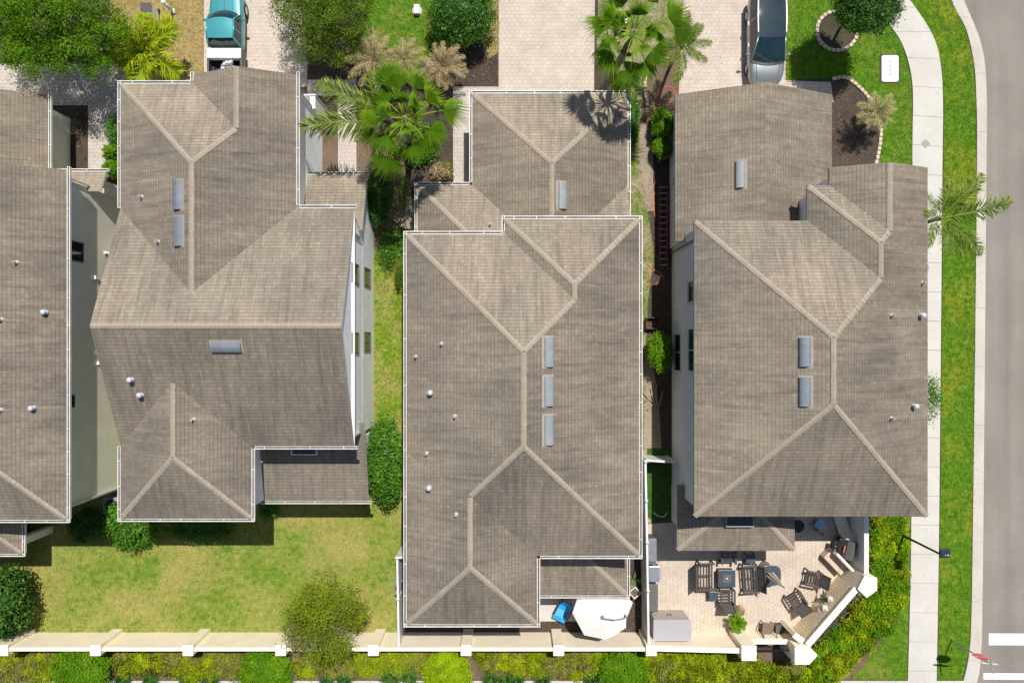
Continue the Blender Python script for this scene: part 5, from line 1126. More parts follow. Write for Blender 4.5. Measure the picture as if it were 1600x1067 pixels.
mb.raw(vs, [(i * n + k, i * n + (k + 1) % n, (i + 1) * n + (k + 1) % n, (i + 1) * n + k) for i in range(len(zs) - 1) for k in range(n)]); mb.build('folded_canopy', M['cream'], o)
mb = MB(); mb.lathe([(.02, 2.7), (.035, 2.76), (.02, 2.86), (.004, 2.92)], (b0.x, b0.y, 0), 8); mb.build('finial', M['dark'], o)
# wicker chair
wk = thing('wicker_chair', 'brown round-backed woven chair by the patio wall next to the potted fern', 'chair', (0, 0, 0)); mb = MB()
for sx in (-1, 1):
    for y in (-.25, .3): mb.tube([(sx * .27, y, 0), (sx * .27, y, .42)], .025, 6)
mb.build('legs', M['resin'], wk); mb = MB(); mb.box(-.28, .28, -.28, .34, .38, .44)
for k in range(7): mb.box(-.29, .29, -.26 + k * .09, -.20 + k * .09, .441, .455)
mb.build('seat', simple('woven_brown_rattan', (0.16, 0.115, 0.08), .8, 0, .3, 40), wk, bevel=.01); mb = MB()
for k in range(13):
    a = PI + PI * (k + .5) / 13; x, y = .27 * math.cos(a), -.2 + .22 * math.sin(a); mb.tube([(x, y, .44), (x * 1.25, y - .16 * abs(math.sin(a)), .95)], .018, 5)
mb.tube([(.27 * 1.25 * math.cos(a), -.2 + .22 * math.sin(a) - .16 * abs(math.sin(a)), .96) for a in np.linspace(PI, 2 * PI, 14)], .03, 6); mb.build('backrest', bpy.data.materials['woven_brown_rattan'], wk)
for sx in (-1, 1): mb = MB(); mb.tube([(sx * .34, -.2, .92), (sx * .36, .05, .7), (sx * .34, .30, .64), (sx * .30, .33, .40)], .028, 6); mb.build('armrest', bpy.data.materials['woven_brown_rattan'], wk)
p = at(1200, 984, .5); place(wk, (p.x, p.y, .02), R(-8))
def boxobj(name, label, cat, px, py, z, sx, sy, h, mat, bev=.03, rz=0.0, group=None):
    p = at(px, py, z); o = thing(name, label, cat, (p.x, p.y, 0), group); mb = MB(); T = Matrix.Translation((p.x, p.y, 0)) @ Matrix.Rotation(rz, 4, 'Z'); mb.box(-sx, sx, -sy, sy, .02, h - .06, 0, T); mb.build('body', M[mat], o, bevel=bev); return o, p, T
o, p, T = boxobj('side_box', 'small dark box table at the right arm of the woven chair', 'table', 1219, 983, .4, .2, .22, .45, 'resin', .015); mb = MB(); mb.box(-.22, .22, -.24, .24, .391, .42, 0, T); mb.build('table_top', M['sling'], o)
# outdoor kitchen along the fence
o, p, T = boxobj('grill', 'long covered grill with lavender grey cover along the white fence', 'grill', 1019, 862, .95, .21, .68, .95, 'coverdark', .04); mb = MB(); mb.box(-.23, .23, -.5, .70, .892, 1.0, 0, T); mb.build('cover', M['cover'], o, bevel=.05); mb = MB(); mb.box(.0, .18, -.58, -.55, .891, .94, 0, T); mb.build('handle', M['steel'], o)
o, p, T = boxobj('steel_cabinet', 'shiny steel sink cabinet between the two covered counters by the fence', 'cabinet', 1023, 897, .9, .26, .37, .92, 'steel', .03); mb = MB(); mb.box(-.28, .25, -.39, .39, .861, .90, 0, T); mb.build('lid', M['steel'], o, bevel=.015); mb = MB(); mb.tube([T @ Vector((.29, -.3, .7)), T @ Vector((.33, -.3, .72)), T @ Vector((.33, .3, .72)), T @ Vector((.29, .3, .7))], .014, 6); mb.build('handle', M['alu'], o)
o, p, T = boxobj('covered_counter', 'dark brown covered counter at the lower end of the fence', 'counter', 1020, 934, .95, .24, .68, .97, 'coverdark', .05); mb = MB(); mb.box(-.255, .255, -.7, .7, .911, .975, 0, T); mb.build('cover', M['coverdark'], o, bevel=.03)
sd = thing('storage_shed', 'low grey resin storage shed with planked lid in the patio corner', 'shed', (8.0, -14.4, 0)); mb = MB(); mb.box(7.14, 8.92, -14.93, -13.95, .02, 1.38); mb.build('cabinet', M['shedwall'], sd, bevel=.02)
mb = MB()
for k in range(7): y0 = -15.0 + k * .155; mb.box(7.08, 8.98, y0, y0 + .150, 1.381 + .012 * k, 1.44 + .012 * k)
mb.build('lid', M['shed'], sd, bevel=.006)
for x in (7.95, 8.1): mb = MB(); mb.box(x - .015, x + .015, -13.945, -13.91, .6, .9); mb.build('handle', M['dark'], sd)
# charcoal grill by the right wall
p = at(1322, 858, .9); T = Matrix.Translation((p.x, p.y, .02)) @ Matrix.Rotation(R(-14), 4, 'Z'); o = thing('barrel_grill', 'large black hooded barbecue with red handle by the right patio wall', 'grill', (p.x, p.y, 0)); mb = MB(); mb.box(-.40, .42, -.46, .46, .35, .82, 0, T); mb.build('firebox', M['dark'], o, bevel=.06)
mb = MB(); pr_ = [(-.12, .83), (-.05, 1.05), (.12, 1.18), (.34, 1.12), (.46, .83)]; mb.raw([T @ Vector((x, y, z)) for y in (-.47, .47) for x, z in pr_], [(0, 1, 6, 5), (1, 2, 7, 6), (2, 3, 8, 7), (3, 4, 9, 8), (4, 3, 2, 1, 0), (5, 6, 7, 8, 9)]); mb.build('hood', M['sling'], o)
mb = MB(); mb.box(-.16, -.11, -.18, .18, .92, .98, 0, T); mb.build('handle', simple('orange_red_handle', (.62, .12, .06), .5), o)
for x in (-.3, .32):
    for y in (-.36, .36): mb = MB(); mb.tube([T @ Vector((x, y, 0)), T @ Vector((x, y, .36))], .025, 6); mb.build('leg', M['dark'], o)
mb = MB(); mb.box(-.62, -.405, -.3, .3, .74, .77, 0, T); mb.build('shelf', M['dark'], o)
for y in (-.2, 0): mb = MB(); mb.lathe([(.035, 0), (.03, .03)], T @ Vector((-.5, y, .771)), 10); mb.build('knob', M['alu'], o)
# round table with blue cushion chairs in the house shade
p = at(1247, 822, .7); o = thing('bistro_table', 'round black bistro table in the house shade', 'table', (p.x, p.y, 0)); mb = MB(); mb.lathe([(.32, .68), (.33, .70), (.32, .715)], (p.x, p.y, 0), 26); mb.build('table_top', M['dark'], o); mb = MB(); mb.tube([(p.x, p.y, .02), (p.x, p.y, .68)], .03, 8); mb.lathe([(.22, .02), (.2, .05), (.04, .07)], (p.x, p.y, 0), 16); mb.build('pedestal', M['dark'], o)
fc = thing('folding_chair', 'black folding chair with pale blue cushion in the house shade', 'chair', (0, 0, 0)); mb = MB()
for sx in (-1, 1): mb.tube([(sx * .24, .25, 0), (sx * .24, -.22, .46), (sx * .24, -.34, .95)], .018, 6); mb.tube([(sx * .24, -.28, 0), (sx * .24, .2, .46)], .018, 6)
mb.tube([(-.24, -.34, .95), (.24, -.34, .95)], .018, 6); mb.build('frame', M['dark'], fc); mb = MB(); mb.box(-.25, .25, -.2, .26, .45, .53); mb.build('cushion', M['towel'], fc, bevel=.03, subsurf=0); mb = MB(); mb.box(-.23, .23, -.36, -.32, .6, .93); mb.build('backrest', M['dark'], fc)
p = at(1281, 820, .5); place(fc, (p.x, p.y, .02), R(-35))
ll = thing('lounge_chair', 'aluminium framed lounge chair leaning by the right patio wall behind the barbecue', 'chair', (0, 0, 0)); mb = MB()
for sx in (-1, 1): mb.tube([(sx * .28, .9, .05), (sx * .28, .8, .3), (sx * .28, -.3, .32), (sx * .28, -.8, .8)], .02, 6)
mb.build('frame', M['alu'], ll); mb = MB(); mb.raw([(-.27, .8, .31), (.27, .8, .31), (.27, -.3, .33), (-.27, -.3, .33), (-.27, -.8, .8), (.27, -.8, .8)], [(0, 1, 2, 3), (3, 2, 5, 4)]); mb.build('sling', M['cream'], ll); p = at(1318, 822, .4); place(ll, (p.x, p.y, .02), R(18))
# pots
def pot(mb, x, y, r_, h): mb.lathe([(r_ * .7, 0), (r_ * .95, h * .8), (r_ * 1.05, h * .85), (r_ * 1.05, h), (r_ * .88, h), (r_ * .85, h * .9)], (x, y, .02), 18)
p = at(1152, 972, .6); o = thing('potted_fern', 'bushy bright green fern in a pot at the patio wall', 'potted plant', (p.x, p.y, 0)); mb = MB(); pot(mb, p.x, p.y, .22, .5); mb.build('pot', M['terracotta'], o)
for k, (me, az, el, sc) in enumerate(ring(FERN, 15, 5, 40, .40) + ring(FERN, 10, 45, 75, .36)):
    f = bpy.data.objects.new('frond', me); COL.objects.link(f); f.parent = o; f.location = (0, 0, .55); f.rotation_euler = (0, R(-el), R(az)); f.scale = (sc * 1.0,) * 3
p = at(1155, 962, .35); o = thing('potted_plant', 'small straw-coloured wilted plant in a pot just above the fern', 'potted plant', (p.x - .05, p.y + .35, 0)); mb = MB(); pot(mb, p.x - .05, p.y + .35, .14, .3); mb.build('pot', M['terracotta'], o); crown('foliage', [(p.x - .05, p.y + .35, .42, .3, .3, .2)], 380, .085, LM['pale'], o, clumps=14, tight=.25)
p = at(992, 926, .55); o = thing('planter', 'square white planter turned on its corner holding a spiky agave', 'planter', (p.x, p.y, 0)); T = Matrix.Translation((p.x, p.y, 0)) @ Matrix.Rotation(R(42), 4, 'Z'); mb = MB(); s_ = .21
for a in (-1, 1): mb.box(a * s_ - .025, a * s_ + .025, -s_ - .025, s_ + .025, 0, .55, 0, T); mb.box(-s_ + .026, s_ - .026, a * s_ - .024, a * s_ + .024, 0, .549, 0, T)
mb.build('pot', M['ceramic'], o); mb = MB(); mb.box(-s_ + .026, s_ - .026, -s_ + .026, s_ - .026, .1, .48, 0, T); mb.build('soil', M['soil'], o)
a_ = at(991, 910, .5); o = thing('agave', 'spiky striped agave growing between porch gutter and white fence', 'plant', (a_.x, a_.y, 0)); mb = MB()
for k in range(22):
    az = 2 * PI * k / 22 + random.uniform(-.1, .1); e = random.uniform(.25, 1.1); L = random.uniform(.45, .68); d = Vector((math.cos(az) * math.cos(e), math.sin(az) * math.cos(e), math.sin(e))); s2 = Vector((-math.sin(az), math.cos(az), 0)) * .035; b = Vector((a_.x, a_.y, .1)); m = b + d * L * .5; t = b + d * L - Vector((0, 0, .06)); mb.raw([b - s2 * .6, b + s2 * .6, m + s2, t, m - s2, m - Vector((0, 0, .02))], [(0, 5, 4), (0, 1, 5), (1, 2, 5), (5, 2, 3), (4, 5, 3)])
o2_ = mb.build('leaves', simple('agave_leaf', (.14, .19, .06), .5, 0, .35, 14), o)
# sculpture by the stone wall
WN = Vector((-.756, .655, 0)); WT = Vector((.655, .756, 0)); WC = WN.dot(Vector((14.62, -14.98, 0)) + WN * .08)
def onwall(px, py):
    z = 1.0
    for _ in range(30): q = at(px, py, z); d_ = at(px, py, 0); k = (WC) / WN.dot(d_); z = CAMZ * (1 - k)
    q = at(px, py, z); return q
p = onwall(1291, 938); o = thing('metal_sculpture', 'dark green metal leaf sculpture hung on the angled stone wall', 'sculpture', p); mb = MB()
for k in range(9): a = 2 * PI * k / 9; r_ = random.uniform(.28, .55); c = p + WN * .04; e = c + (WT * math.cos(a) + Vector((0, 0, 1)) * math.sin(a)) * r_ + WN * random.uniform(.1, .35); s2 = (WT * -math.sin(a) + Vector((0, 0, 1)) * math.cos(a)) * .06; m = c.lerp(e, .5) + WN * .08; mb.raw([c, m + s2, e, m - s2], [(0, 1, 2, 3)])
mb.tube([p, p + WN * .14], .05, 8); mb.build('leaves', simple('patina_bronze', (.10, .12, .05), .5, .4, .3, 9), o)
gl = 'small white lanterns on the angled stone wall'
for k, (x, y, s2, lb) in enumerate(((1299, 937, .11, 'small white lantern on the angled stone wall, right of the metal sculpture'), (1291, 951, .12, 'square white lantern on the angled stone wall, below the metal sculpture'), (1282, 953, .08, 'tiny pale lantern on the stone wall, lower left of the metal sculpture'))):
    p = onwall(x, y) + WN * (s2 + .012); o = thing('lantern', lb, 'lantern', p, gl); mb = MB(); mb.box(p.x - s2, p.x + s2, p.y - s2, p.y + s2, p.z - .1, p.z + .12); mb.build('body', M['ceramic'], o, bevel=.01); mb = MB(); mb.lathe([(s2 * 1.2, 0), (s2 * .5, .07), (.01, .1)], (p.x, p.y, p.z + .121), 4); mb.build('lid', M['ceramic'], o)
# white shade canopy and blue seat
cv = [(-1.33, -.02), (-1.05, .78), (.0, .86), (1.30, .80), (1.62, .48), (1.30, -.32), (1.28, -.74), (.78, -1.08), (.30, -1.32), (-.75, -1.10)]
p = at(937, 957, 2.45); o = thing('shade_canopy', 'large white many-sided shade canopy beside the rear porch gutter', 'parasol', (p.x, p.y, 0)); mb = MB(); vs = [(p.x + a * 1.0, p.y + b, 2.42) for a, b in cv]; c = (p.x + .1, p.y - .1, 2.72); n = len(vs)
mid = [((a + c[0]) / 2, (b + c[1]) / 2, 2.60) for a, b, z in vs]; mb.raw([c] + mid + vs + [(a, b, z - .10) for a, b, z in vs], [(0, 1 + k, 1 + (k + 1) % n) for k in range(n)] + [(1 + k, 1 + n + k, 1 + n + (k + 1) % n, 1 + (k + 1) % n) for k in range(n)] + [(1 + n + k, 1 + 2 * n + k, 1 + 2 * n + (k + 1) % n, 1 + n + (k + 1) % n) for k in range(n)]); mb.build('canopy', M['canvas'], o)
q0 = Vector((c[0], c[1], 2.78)); q2 = at(979, 965, 2.9); mb = MB(); mb.tube([q0, q0 + Vector((.02, 0, .12)), q0.lerp(q2, .5) + Vector((0, -.06, .12)), q2], .035, 8); mb.build('arm', M['galv'], o); mb = MB(); mb.lathe([(.09, -.04), (.08, .04), (.03, .1)], q0, 10); mb.build('hub', M['galv'], o)
mb = MB(); mb.tube([(q2.x, q2.y, 0), (q2.x, q2.y, 2.9)], .04, 8); mb.build('pole', M['galv'], o)
bs = thing('plastic_chair', 'bright blue moulded plastic seat beside the white shade canopy', 'chair', (0, 0, 0)); mb = MB(); pr_ = [(.62, .36), (.40, .40), (.05, .30), (-.2, .34), (-.42, .70), (-.50, .95)]
for (y0, z0), (y1, z1) in zip(pr_[:-1], pr_[1:]): mb.raw([(-.34, y0, z0), (.34, y0, z0), (.34, y1, z1), (-.34, y1, z1), (-.34, y0, z0 - .05), (.34, y0, z0 - .05), (.34, y1, z1 - .05), (-.34, y1, z1 - .05)], [(0, 1, 2, 3), (7, 6, 5, 4), (0, 4, 5, 1), (2, 6, 7, 3), (1, 5, 6, 2), (3, 7, 4, 0)])
mb.build('seat_shell', M['bluepl'], bs, bevel=.02); mb = MB()
for sx in (-1, 1):
    for y in (-.35, .5): mb.tube([(sx * .28, y, 0), (sx * .26, y, .32)], .03, 6)
mb.build('legs', M['dark'], bs); mb = MB()
for sx in (-1, 1): mb.box(sx * .37 - .03, sx * .37 + .03, -.3, .35, .45, .5)
mb.build('armrests', M['navy'], bs); p = at(881, 954, .5); place(bs, (p.x, p.y, .02), R(152))

# ------------------------------------------------------------------ street furniture
b = at(1402, 832); t = at(1466, 864, 3.7); o = thing('street_lamp', 'black street lamp with square shoebox head beside the sidewalk', 'street lamp', (b.x, b.y, 0)); mb = MB(); mb.tube([(b.x, b.y, 0), (b.x, b.y, .5), (b.x, b.y, 3.75)], [.075, .06, .05], 10); mb.build('pole', M['dark'], o)
mb = MB(); mb.box(b.x + .03, b.x + .48, b.y - .20, b.y + .22, 3.68, 3.84); hd = mb.build('lamp_head', simple('blue_black_lamp_paint', (.03, .04, .055), .3, .3), o, bevel=.03); mb = MB(); mb.lathe([(.05, 0), (.05, .03), (.02, .06)], (b.x + .36, b.y - .06, 3.841), 12); mb.lathe([(.04, 0), (.03, .04)], (b.x + .24, b.y - .06, 3.841), 12); mb.build('photocell', M['alu'], hd)
b = at(1486.5, 999); o = thing('stop_sign', 'red octagonal stop sign with two crossed street name blades on the verge', 'street sign', (b.x, b.y, 0)); mb = MB(); top = b + Vector((-.05, .13, 3.05)); mb.beam(b - Vector((0, 0, .1)), top, .05, .05); mb.build('post', M['galv'], o)
nrm = Vector((.10, 1, .06)).normalized(); sx = Vector((0, 0, 1)).cross(nrm).normalized() * -1; sz = nrm.cross(sx) * -1
if sz.z < 0: sz = -sz
C = b.lerp(top, .80) + nrm * .05
def oct_(r_, d): return [C + nrm * d + sx * (r_ * math.cos(PI / 8 + k * PI / 4)) + sz * (r_ * math.sin(PI / 8 + k * PI / 4)) for k in range(8)]
mb = MB(); A, B_ = oct_(.40, 0), oct_(.40, .006); mb.raw(A + B_, [tuple(range(8)), tuple(range(15, 7, -1))] + [(k, (k + 1) % 8, 8 + (k + 1) % 8, 8 + k) for k in range(8)]); pl_ = mb.build('sign_plate', M['signwhite'], o)
mb = MB(); mb.face(oct_(.37, .0095)); mb.build('sign_face', M['signred'], pl_)
tc = bpy.data.curves.new('lettering', 'FONT'); tc.body = 'STOP'; tc.size = .30; tc.align_x = 'CENTER'; tc.align_y = 'CENTER'; tc.materials.append(M['signwhite']); tmp = link('lettering', tc, None); bpy.context.view_layer.update(); tm = bpy.data.meshes.new_from_object(tmp.evaluated_get(bpy.context.evaluated_depsgraph_get())); bpy.data.objects.remove(tmp); to = link('lettering', tm, None); to.parent = pl_
rx = sz.cross(nrm).normalized(); to.matrix_basis = (Matrix(((rx.x, sz.x, nrm.x, 0), (rx.y, sz.y, nrm.y, 0), (rx.z, sz.z, nrm.z, 0), (0, 0, 0, 1)))); to.location = C + nrm * .0135 - o.location * 0
to.matrix_parent_inverse = Matrix.Identity(4)
for k, (d, z) in enumerate(((Vector((1, -.10, 0)), 3.10), (Vector((.14, -1, 0)), 3.28))):
    mb = MB(); c = Vector((top.x, top.y, z)); mb.beam(c - d.normalized() * .40, c + d.normalized() * .40, .02, .17); mb.build('name_blade', M['signwhite'] if k == 0 else M['alu'], o)
p = at(1390, 108); o = thing('utility_cover', 'white rounded rectangular utility cover set in the green front lawn', 'utility cover', (p.x, p.y, 0)); mb = MB(); mb.box(p.x - .52, p.x + .52, p.y - .76, p.y + .76, 0, .03); mb.build('soil_rim', M['mulch'], o)
mb = MB(); P = []; 
for cx, cy, a0 in ((.33, .58, 0), (-.33, .58, PI / 2), (-.33, -.58, PI), (.33, -.58, 1.5 * PI)):
    for k in range(5): a = a0 + PI / 2 * k / 4; P.append((p.x + cx + .11 * math.cos(a), p.y + cy + .11 * math.sin(a)))
mb.prism(P, 0, .06); mb.build('lid', M['signwhite'], o); mb = MB()
for k in range(4): mb.box(p.x - .025, p.x + .025, p.y - .36 + k * .22, p.y - .27 + k * .22, .0602, .064)
mb.build('pry_slots', M['dark'], o)
p = at(651, 14, .3); o = thing('meter_box', 'small white meter box on the green front lawn beside the round shrub', 'utility box', (p.x, p.y, 0)); mb = MB(); mb.lathe([(.26, 0), (.26, .08)], (p.x, p.y, 0), 14); mb.build('concrete_ring', M['kerb'], o); mb = MB(); mb.box(p.x - .15, p.x + .15, p.y - .24, p.y + .24, .05, .30); mb.build('lid', M['signwhite'], o, bevel=.03)
b = at(271, 19); o = thing('bollard', 'white round-topped post on the straw lawn beside the teal truck', 'post', (b.x, b.y, 0)); mb = MB(); mb.tube([(b.x, b.y, 0), (b.x, b.y, 1.12)], .075, 14); mb.build('post', M['vinyl'], o, True); mb = MB(); mb.lathe([(.11, 0), (.11, .05), (.07, .09), (.01, .11)], (b.x, b.y, 1.121), 16); mb.build('cap', M['vinyl'], o); mb = MB(); mb.box(b.x - .11, b.x + .11, b.y - .11, b.y + .11, 0, .14); mb.build('base', M['vinyl'], o)
p = at(229, 16, .9); o = thing('trash_bin', 'dark grey wheeled bin with pale sides behind the yellow-green palm', 'bin', (p.x, p.y, 0)); mb = MB(); mb.prism([(p.x - .24, p.y - .3), (p.x + .24, p.y - .3), (p.x + .24, p.y + .3), (p.x - .24, p.y + .3)], .06, .95); mb.build('body', M['vinyl'], o, bevel=.03); mb = MB(); mb.box(p.x - .27, p.x + .27, p.y - .34, p.y + .33, .951, 1.02); mb.build('lid', M['sling'], o, bevel=.03)
for sx in (-1, 1): mb = MB(); T = Matrix.Translation((p.x + sx * .25, p.y + .3, .12)) @ Matrix.Rotation(PI / 2, 4, 'Y'); mb.raw([T @ Vector(v) for v in [(.11 * math.cos(a), .11 * math.sin(a), d) for d in (-.03, .03) for a in np.linspace(0, 2 * PI, 12, endpoint=False)]], [tuple(range(12)), tuple(range(12, 24))] + [(k, (k + 1) % 12, 12 + (k + 1) % 12, 12 + k) for k in range(12)]); mb.build('wheel', M['dark'], o)
p = at(974, 27, .8); o = thing('utility_box', 'pale green electrical box on the strip lawn under the right fan palm', 'utility box', (p.x, p.y, 0)); mb = MB(); mb.box(p.x - .26, p.x + .26, p.y - .36, p.y + .36, 0, .78); mb.build('cabinet', M['dark'], o, bevel=.05); mb = MB(); mb.box(p.x - .25, p.x + .27, p.y - .2, p.y + .38, .781, .84); mb.build('lid', M['green'], o, bevel=.04)
# edging stones
def stones(pts, n, label, group, closed=False):
    L = smooth_line(G(pts), 8); cum = resample(L, 0)
    for k in range(n):
        s_ = cum[-1] * (k + .5) / n; a, b = along(L, cum, max(0, s_ - .05)), along(L, cum, min(cum[-1], s_ + .05)); az = math.atan2(b[1] - a[1], b[0] - a[0]) + random.uniform(-.15, .15); c = along(L, cum, s_)
        l = cum[-1] / n * .43; mb = MB(); T = Matrix.Translation((c[0], c[1], 0)) @ Matrix.Rotation(az, 4, 'Z'); mb.box(-l, l, -.085, .085, -.02, .11 + random.uniform(-.02, .03), 0, T); tag(mb.build('edging_stone', M['block'], bevel=.018), label, 'edging stone', group)
cr_ = [(1307 + 31.5 * math.cos(a), 49 - 30.5 * math.sin(a)) for a in np.linspace(0, 2 * PI, 25)]
stones(cr_, 27, 'tan block in the stone ring round the slim clipped tree', 'blocks of the round tree bed')
sheet('tree_bed_mulch', G([(1307 + 31 * math.cos(a), 49 - 30 * math.sin(a)) for a in np.linspace(0, 2 * PI, 32, endpoint=False)]), .03, M['mulch'])
stones([(1300, 124), (1322, 122), (1342, 137), (1356, 152), (1370, 172), (1376, 195), (1374, 225), (1368, 257)], 25, 'tan block in the curved edging of the corner mulch bed', 'blocks edging the corner mulch bed')
stones([(1046, 90), (1028, 96), (1012, 112), (1007, 130), (1009, 150), (1012, 167)], 17, 'pale tan block in the curved edging of the bed under the right-hand palms', 'blocks edging the side bed')
# hoses, ladder, odds and ends in the alley
def hose(label, pts, mat, rad=.018, z=.03, cat='hose', name='garden_hose'):
    L = smooth_line(G(pts), 7); mb = MB(); mb.tube([(x, y, z + .004 * math.sin(i * 1.3) + (.02 if i % 9 == 0 else 0)) for i, (x, y) in enumerate(L)], rad, 6); return tag(mb.build(name, M[mat], None, True), label, cat)
hose('red garden hose lying in an arch in the bed above the clipped hedge blocks', [(1026, 168), (1025, 158), (1030, 143), (1040, 136), (1050, 139), (1056, 148), (1050, 160), (1036, 162), (1028, 166)], 'redhose', .022)
hose('orange cord lying along the grass edge at the upper end of the red ladder', [(1024, 282), (1020, 296), (1018, 312), (1021, 326), (1023, 340), (1020, 318), (1023, 300)], 'orange', .016, .03, 'cord', 'extension_cord')
hose('orange cord coiled on the grass at the lower end of the red ladder', [(1022, 385), (1013, 398), (1011, 410), (1018, 418), (1026, 424), (1034, 430), (1030, 440), (1018, 446), (1011, 437), (1014, 426), (1024, 423), (1034, 428), (1038, 440)], 'orange', .016, .03, 'cord', 'extension_cord')
x0, x1 = at(1029.5, 0, .1).x, at(1043, 0, .1).x; y0, y1 = at(0, 417, .1).y, at(0, 290, .1).y; o = thing('ladder', 'long red extension ladder with silver rungs lying beside the grey wall', 'ladder', (x0, y0, 0))
for x in (x0, x1, x0 + .07, x1 - .07):
    mb = MB(); mb.box(x - .022, x + .022, y0 + (.25 if x in (x0, x1) else 0), y1 - (0 if x in (x0, x1) else .5), .05 if x in (x0, x1) else .10, .14 if x in (x0, x1) else .18); mb.build('rail', M['redrail'], o)
for k in range(14): y = y0 + .1 + (y1 - y0 - .2) * k / 13; mb = MB(); mb.tube([(x0 + .02, y, .14), (x1 - .02, y, .14)], .02, 6); mb.build('rung', M['alu'], o)
p = at(1021, 505, .4); o = thing('wooden_crate', 'dark wooden slatted crate in the shaded alley above the rounded bush', 'crate', (p.x, p.y, 0)); mb = MB()
for k in range(3): z = .04 + k * .14; mb.box(p.x - .38, p.x + .38, p.y - .30, p.y - .27, z, z + .1); mb.box(p.x - .38, p.x + .38, p.y + .27, p.y + .30, z, z + .1); mb.box(p.x - .38, p.x - .35, p.y - .269, p.y + .269, z, z + .1); mb.box(p.x + .35, p.x + .38, p.y - .269, p.y + .269, z, z + .1)
mb.build('side_slats', M['wood'], o); mb = MB()
for k in range(4): y = p.y - .25 + k * .15; mb.box(p.x - .349, p.x + .349, y, y + .1, .03, .05)
mb.build('floor_slats', M['wood'], o); mb = MB()
for a in (-1, 1):
    for c in (-1, 1): mb.box(p.x + a * .33 - .02, p.x + a * .33 + .02, p.y + c * .25 - .02, p.y + c * .25 + .02, .02, .48)
mb.build('corner_posts', M['wood'], o)
for k, pts in enumerate((((1008, 628), (1022, 612), (1029, 598)), ((1017, 606), (1021, 628), (1028, 650)), ((1035, 612), (1031, 632), (1025, 648)), ((1004, 612), (1013, 622), (1026, 634)), ((1026, 600), (1024, 622), (1030, 640)), ((1012, 640), (1020, 632), (1031, 628)))):
    L = [at(x, y, .06 + .1 * random.random()) for x, y in pts]; mb = MB(); mb.tube(L, [.03, .024, .010], 6); m = L[1]; mb.tube([m, m + Vector((random.uniform(-.3, .3), random.uniform(-.3, .3), .1))], [.014, .006], 5); tag(mb.build('dead_branch', M['stick'], None, True), 'bare dry branch in the heap on the alley floor by the grey wall', 'branch', 'heap of dry branches')
p = at(1011, 815, .6); o = thing('statue', 'small pink terracotta garden ornament against the white fence on the turf', 'ornament', (p.x + .1, p.y, 0)); mb = MB(); mb.lathe([(.14, .01), (.12, .2), (.17, .34), (.10, .48), (.12, .58), (.03, .68)], (p.x + .1, p.y, 0), 14); mb.build('figure', simple('pink_clay', (.45, .27, .21), .8), o, True)
o.children[0]['label'] = 'pink clay figure'
mb = MB(); q = [at(1021, 800, .1), at(1028, 806, .12), at(1038, 807, .08), at(1043, 800, .1)]; mb.tube(q, .03, 6); tag(mb.build('drain_hose', M['pipe'], None, True), 'pale flexible hose lying on the dark turf beside the porch', 'hose')
# ------------------------------------------------------------------ vehicles (front towards +Y in their own space)
def paintm(name, col, metal=.35):
    m, nt, b = newmat(name); f = noise(nt, objc(nt), 2.0, 3); lk(nt, ramp(nt, f, [(.3, tuple(v * .94 for v in col)), (.7, tuple(min(1, v * 1.05) for v in col))]), b.inputs['Base Color'])
    b.inputs['Metallic'].default_value = metal; b.inputs['Roughness'].default_value = .34; b.inputs['Coat Weight'].default_value = .8; b.inputs['Coat Roughness'].default_value = .06; return m
M['teal'] = paintm('teal_car_paint', (0.045, 0.265, 0.29), .25); M['silver'] = paintm('silver_car_paint', (0.235, 0.265, 0.272), .5)
M['tyre'] = simple('tyre_rubber', (.02, .02, .02), .85); M['carglass'] = glassy('car_glass', (.012, .03, .038), .03); M['chrome'] = simple('chrome', (.7, .7, .7), .12, 1.0, .05)
M['lamp'] = glassy('headlamp_lens', (.5, .52, .54), .1); M['tail'] = simple('tail_lamp_red', (.35, .01, .01), .2)
def loft(st, mat, parent, name='body', sub=2):
    """st: (y, halfwidth, z bottom, z shoulder, z top)"""
    mb = MB(); vs = []
    for y, w, zb, zs, zt in st:
        vs += [(-w * .90, y, zb), (-w * .98, y, zb + (zs - zb) * .25), (-w, y, zb + (zs - zb) * .65), (-w * .97, y, zs), (-w * .80, y, zs + (zt - zs) * .75), (-w * .4, y, zt), (w * .4, y, zt), (w * .80, y, zs + (zt - zs) * .75), (w * .97, y, zs), (w, y, zb + (zs - zb) * .65), (w * .98, y, zb + (zs - zb) * .25), (w * .90, y, zb)]
    n = 12; fs = [(i * n + k, i * n + (k + 1) % n, (i + 1) * n + (k + 1) % n, (i + 1) * n + k) for i in range(len(st) - 1) for k in range(n)]
    fs += [(0, 11, 10, 1), (1, 10, 9, 2), (2, 9, 8, 3), (3, 8, 7, 4), (4, 7, 6, 5)]; e = (len(st) - 1) * n; fs += [tuple(e + k for k in f[::-1]) for f in ((0, 11, 10, 1), (1, 10, 9, 2), (2, 9, 8, 3), (3, 8, 7, 4), (4, 7, 6, 5))]
    mb.raw(vs, fs); o = mb.build(name, mat, parent, True, 0, sub)
    bm = bmesh.new(); bm.from_mesh(o.data); bmesh.ops.recalc_face_normals(bm, faces=bm.faces); bm.to_mesh(o.data); bm.free(); o.data.polygons.foreach_set('use_smooth', [True] * len(o.data.polygons)); return o
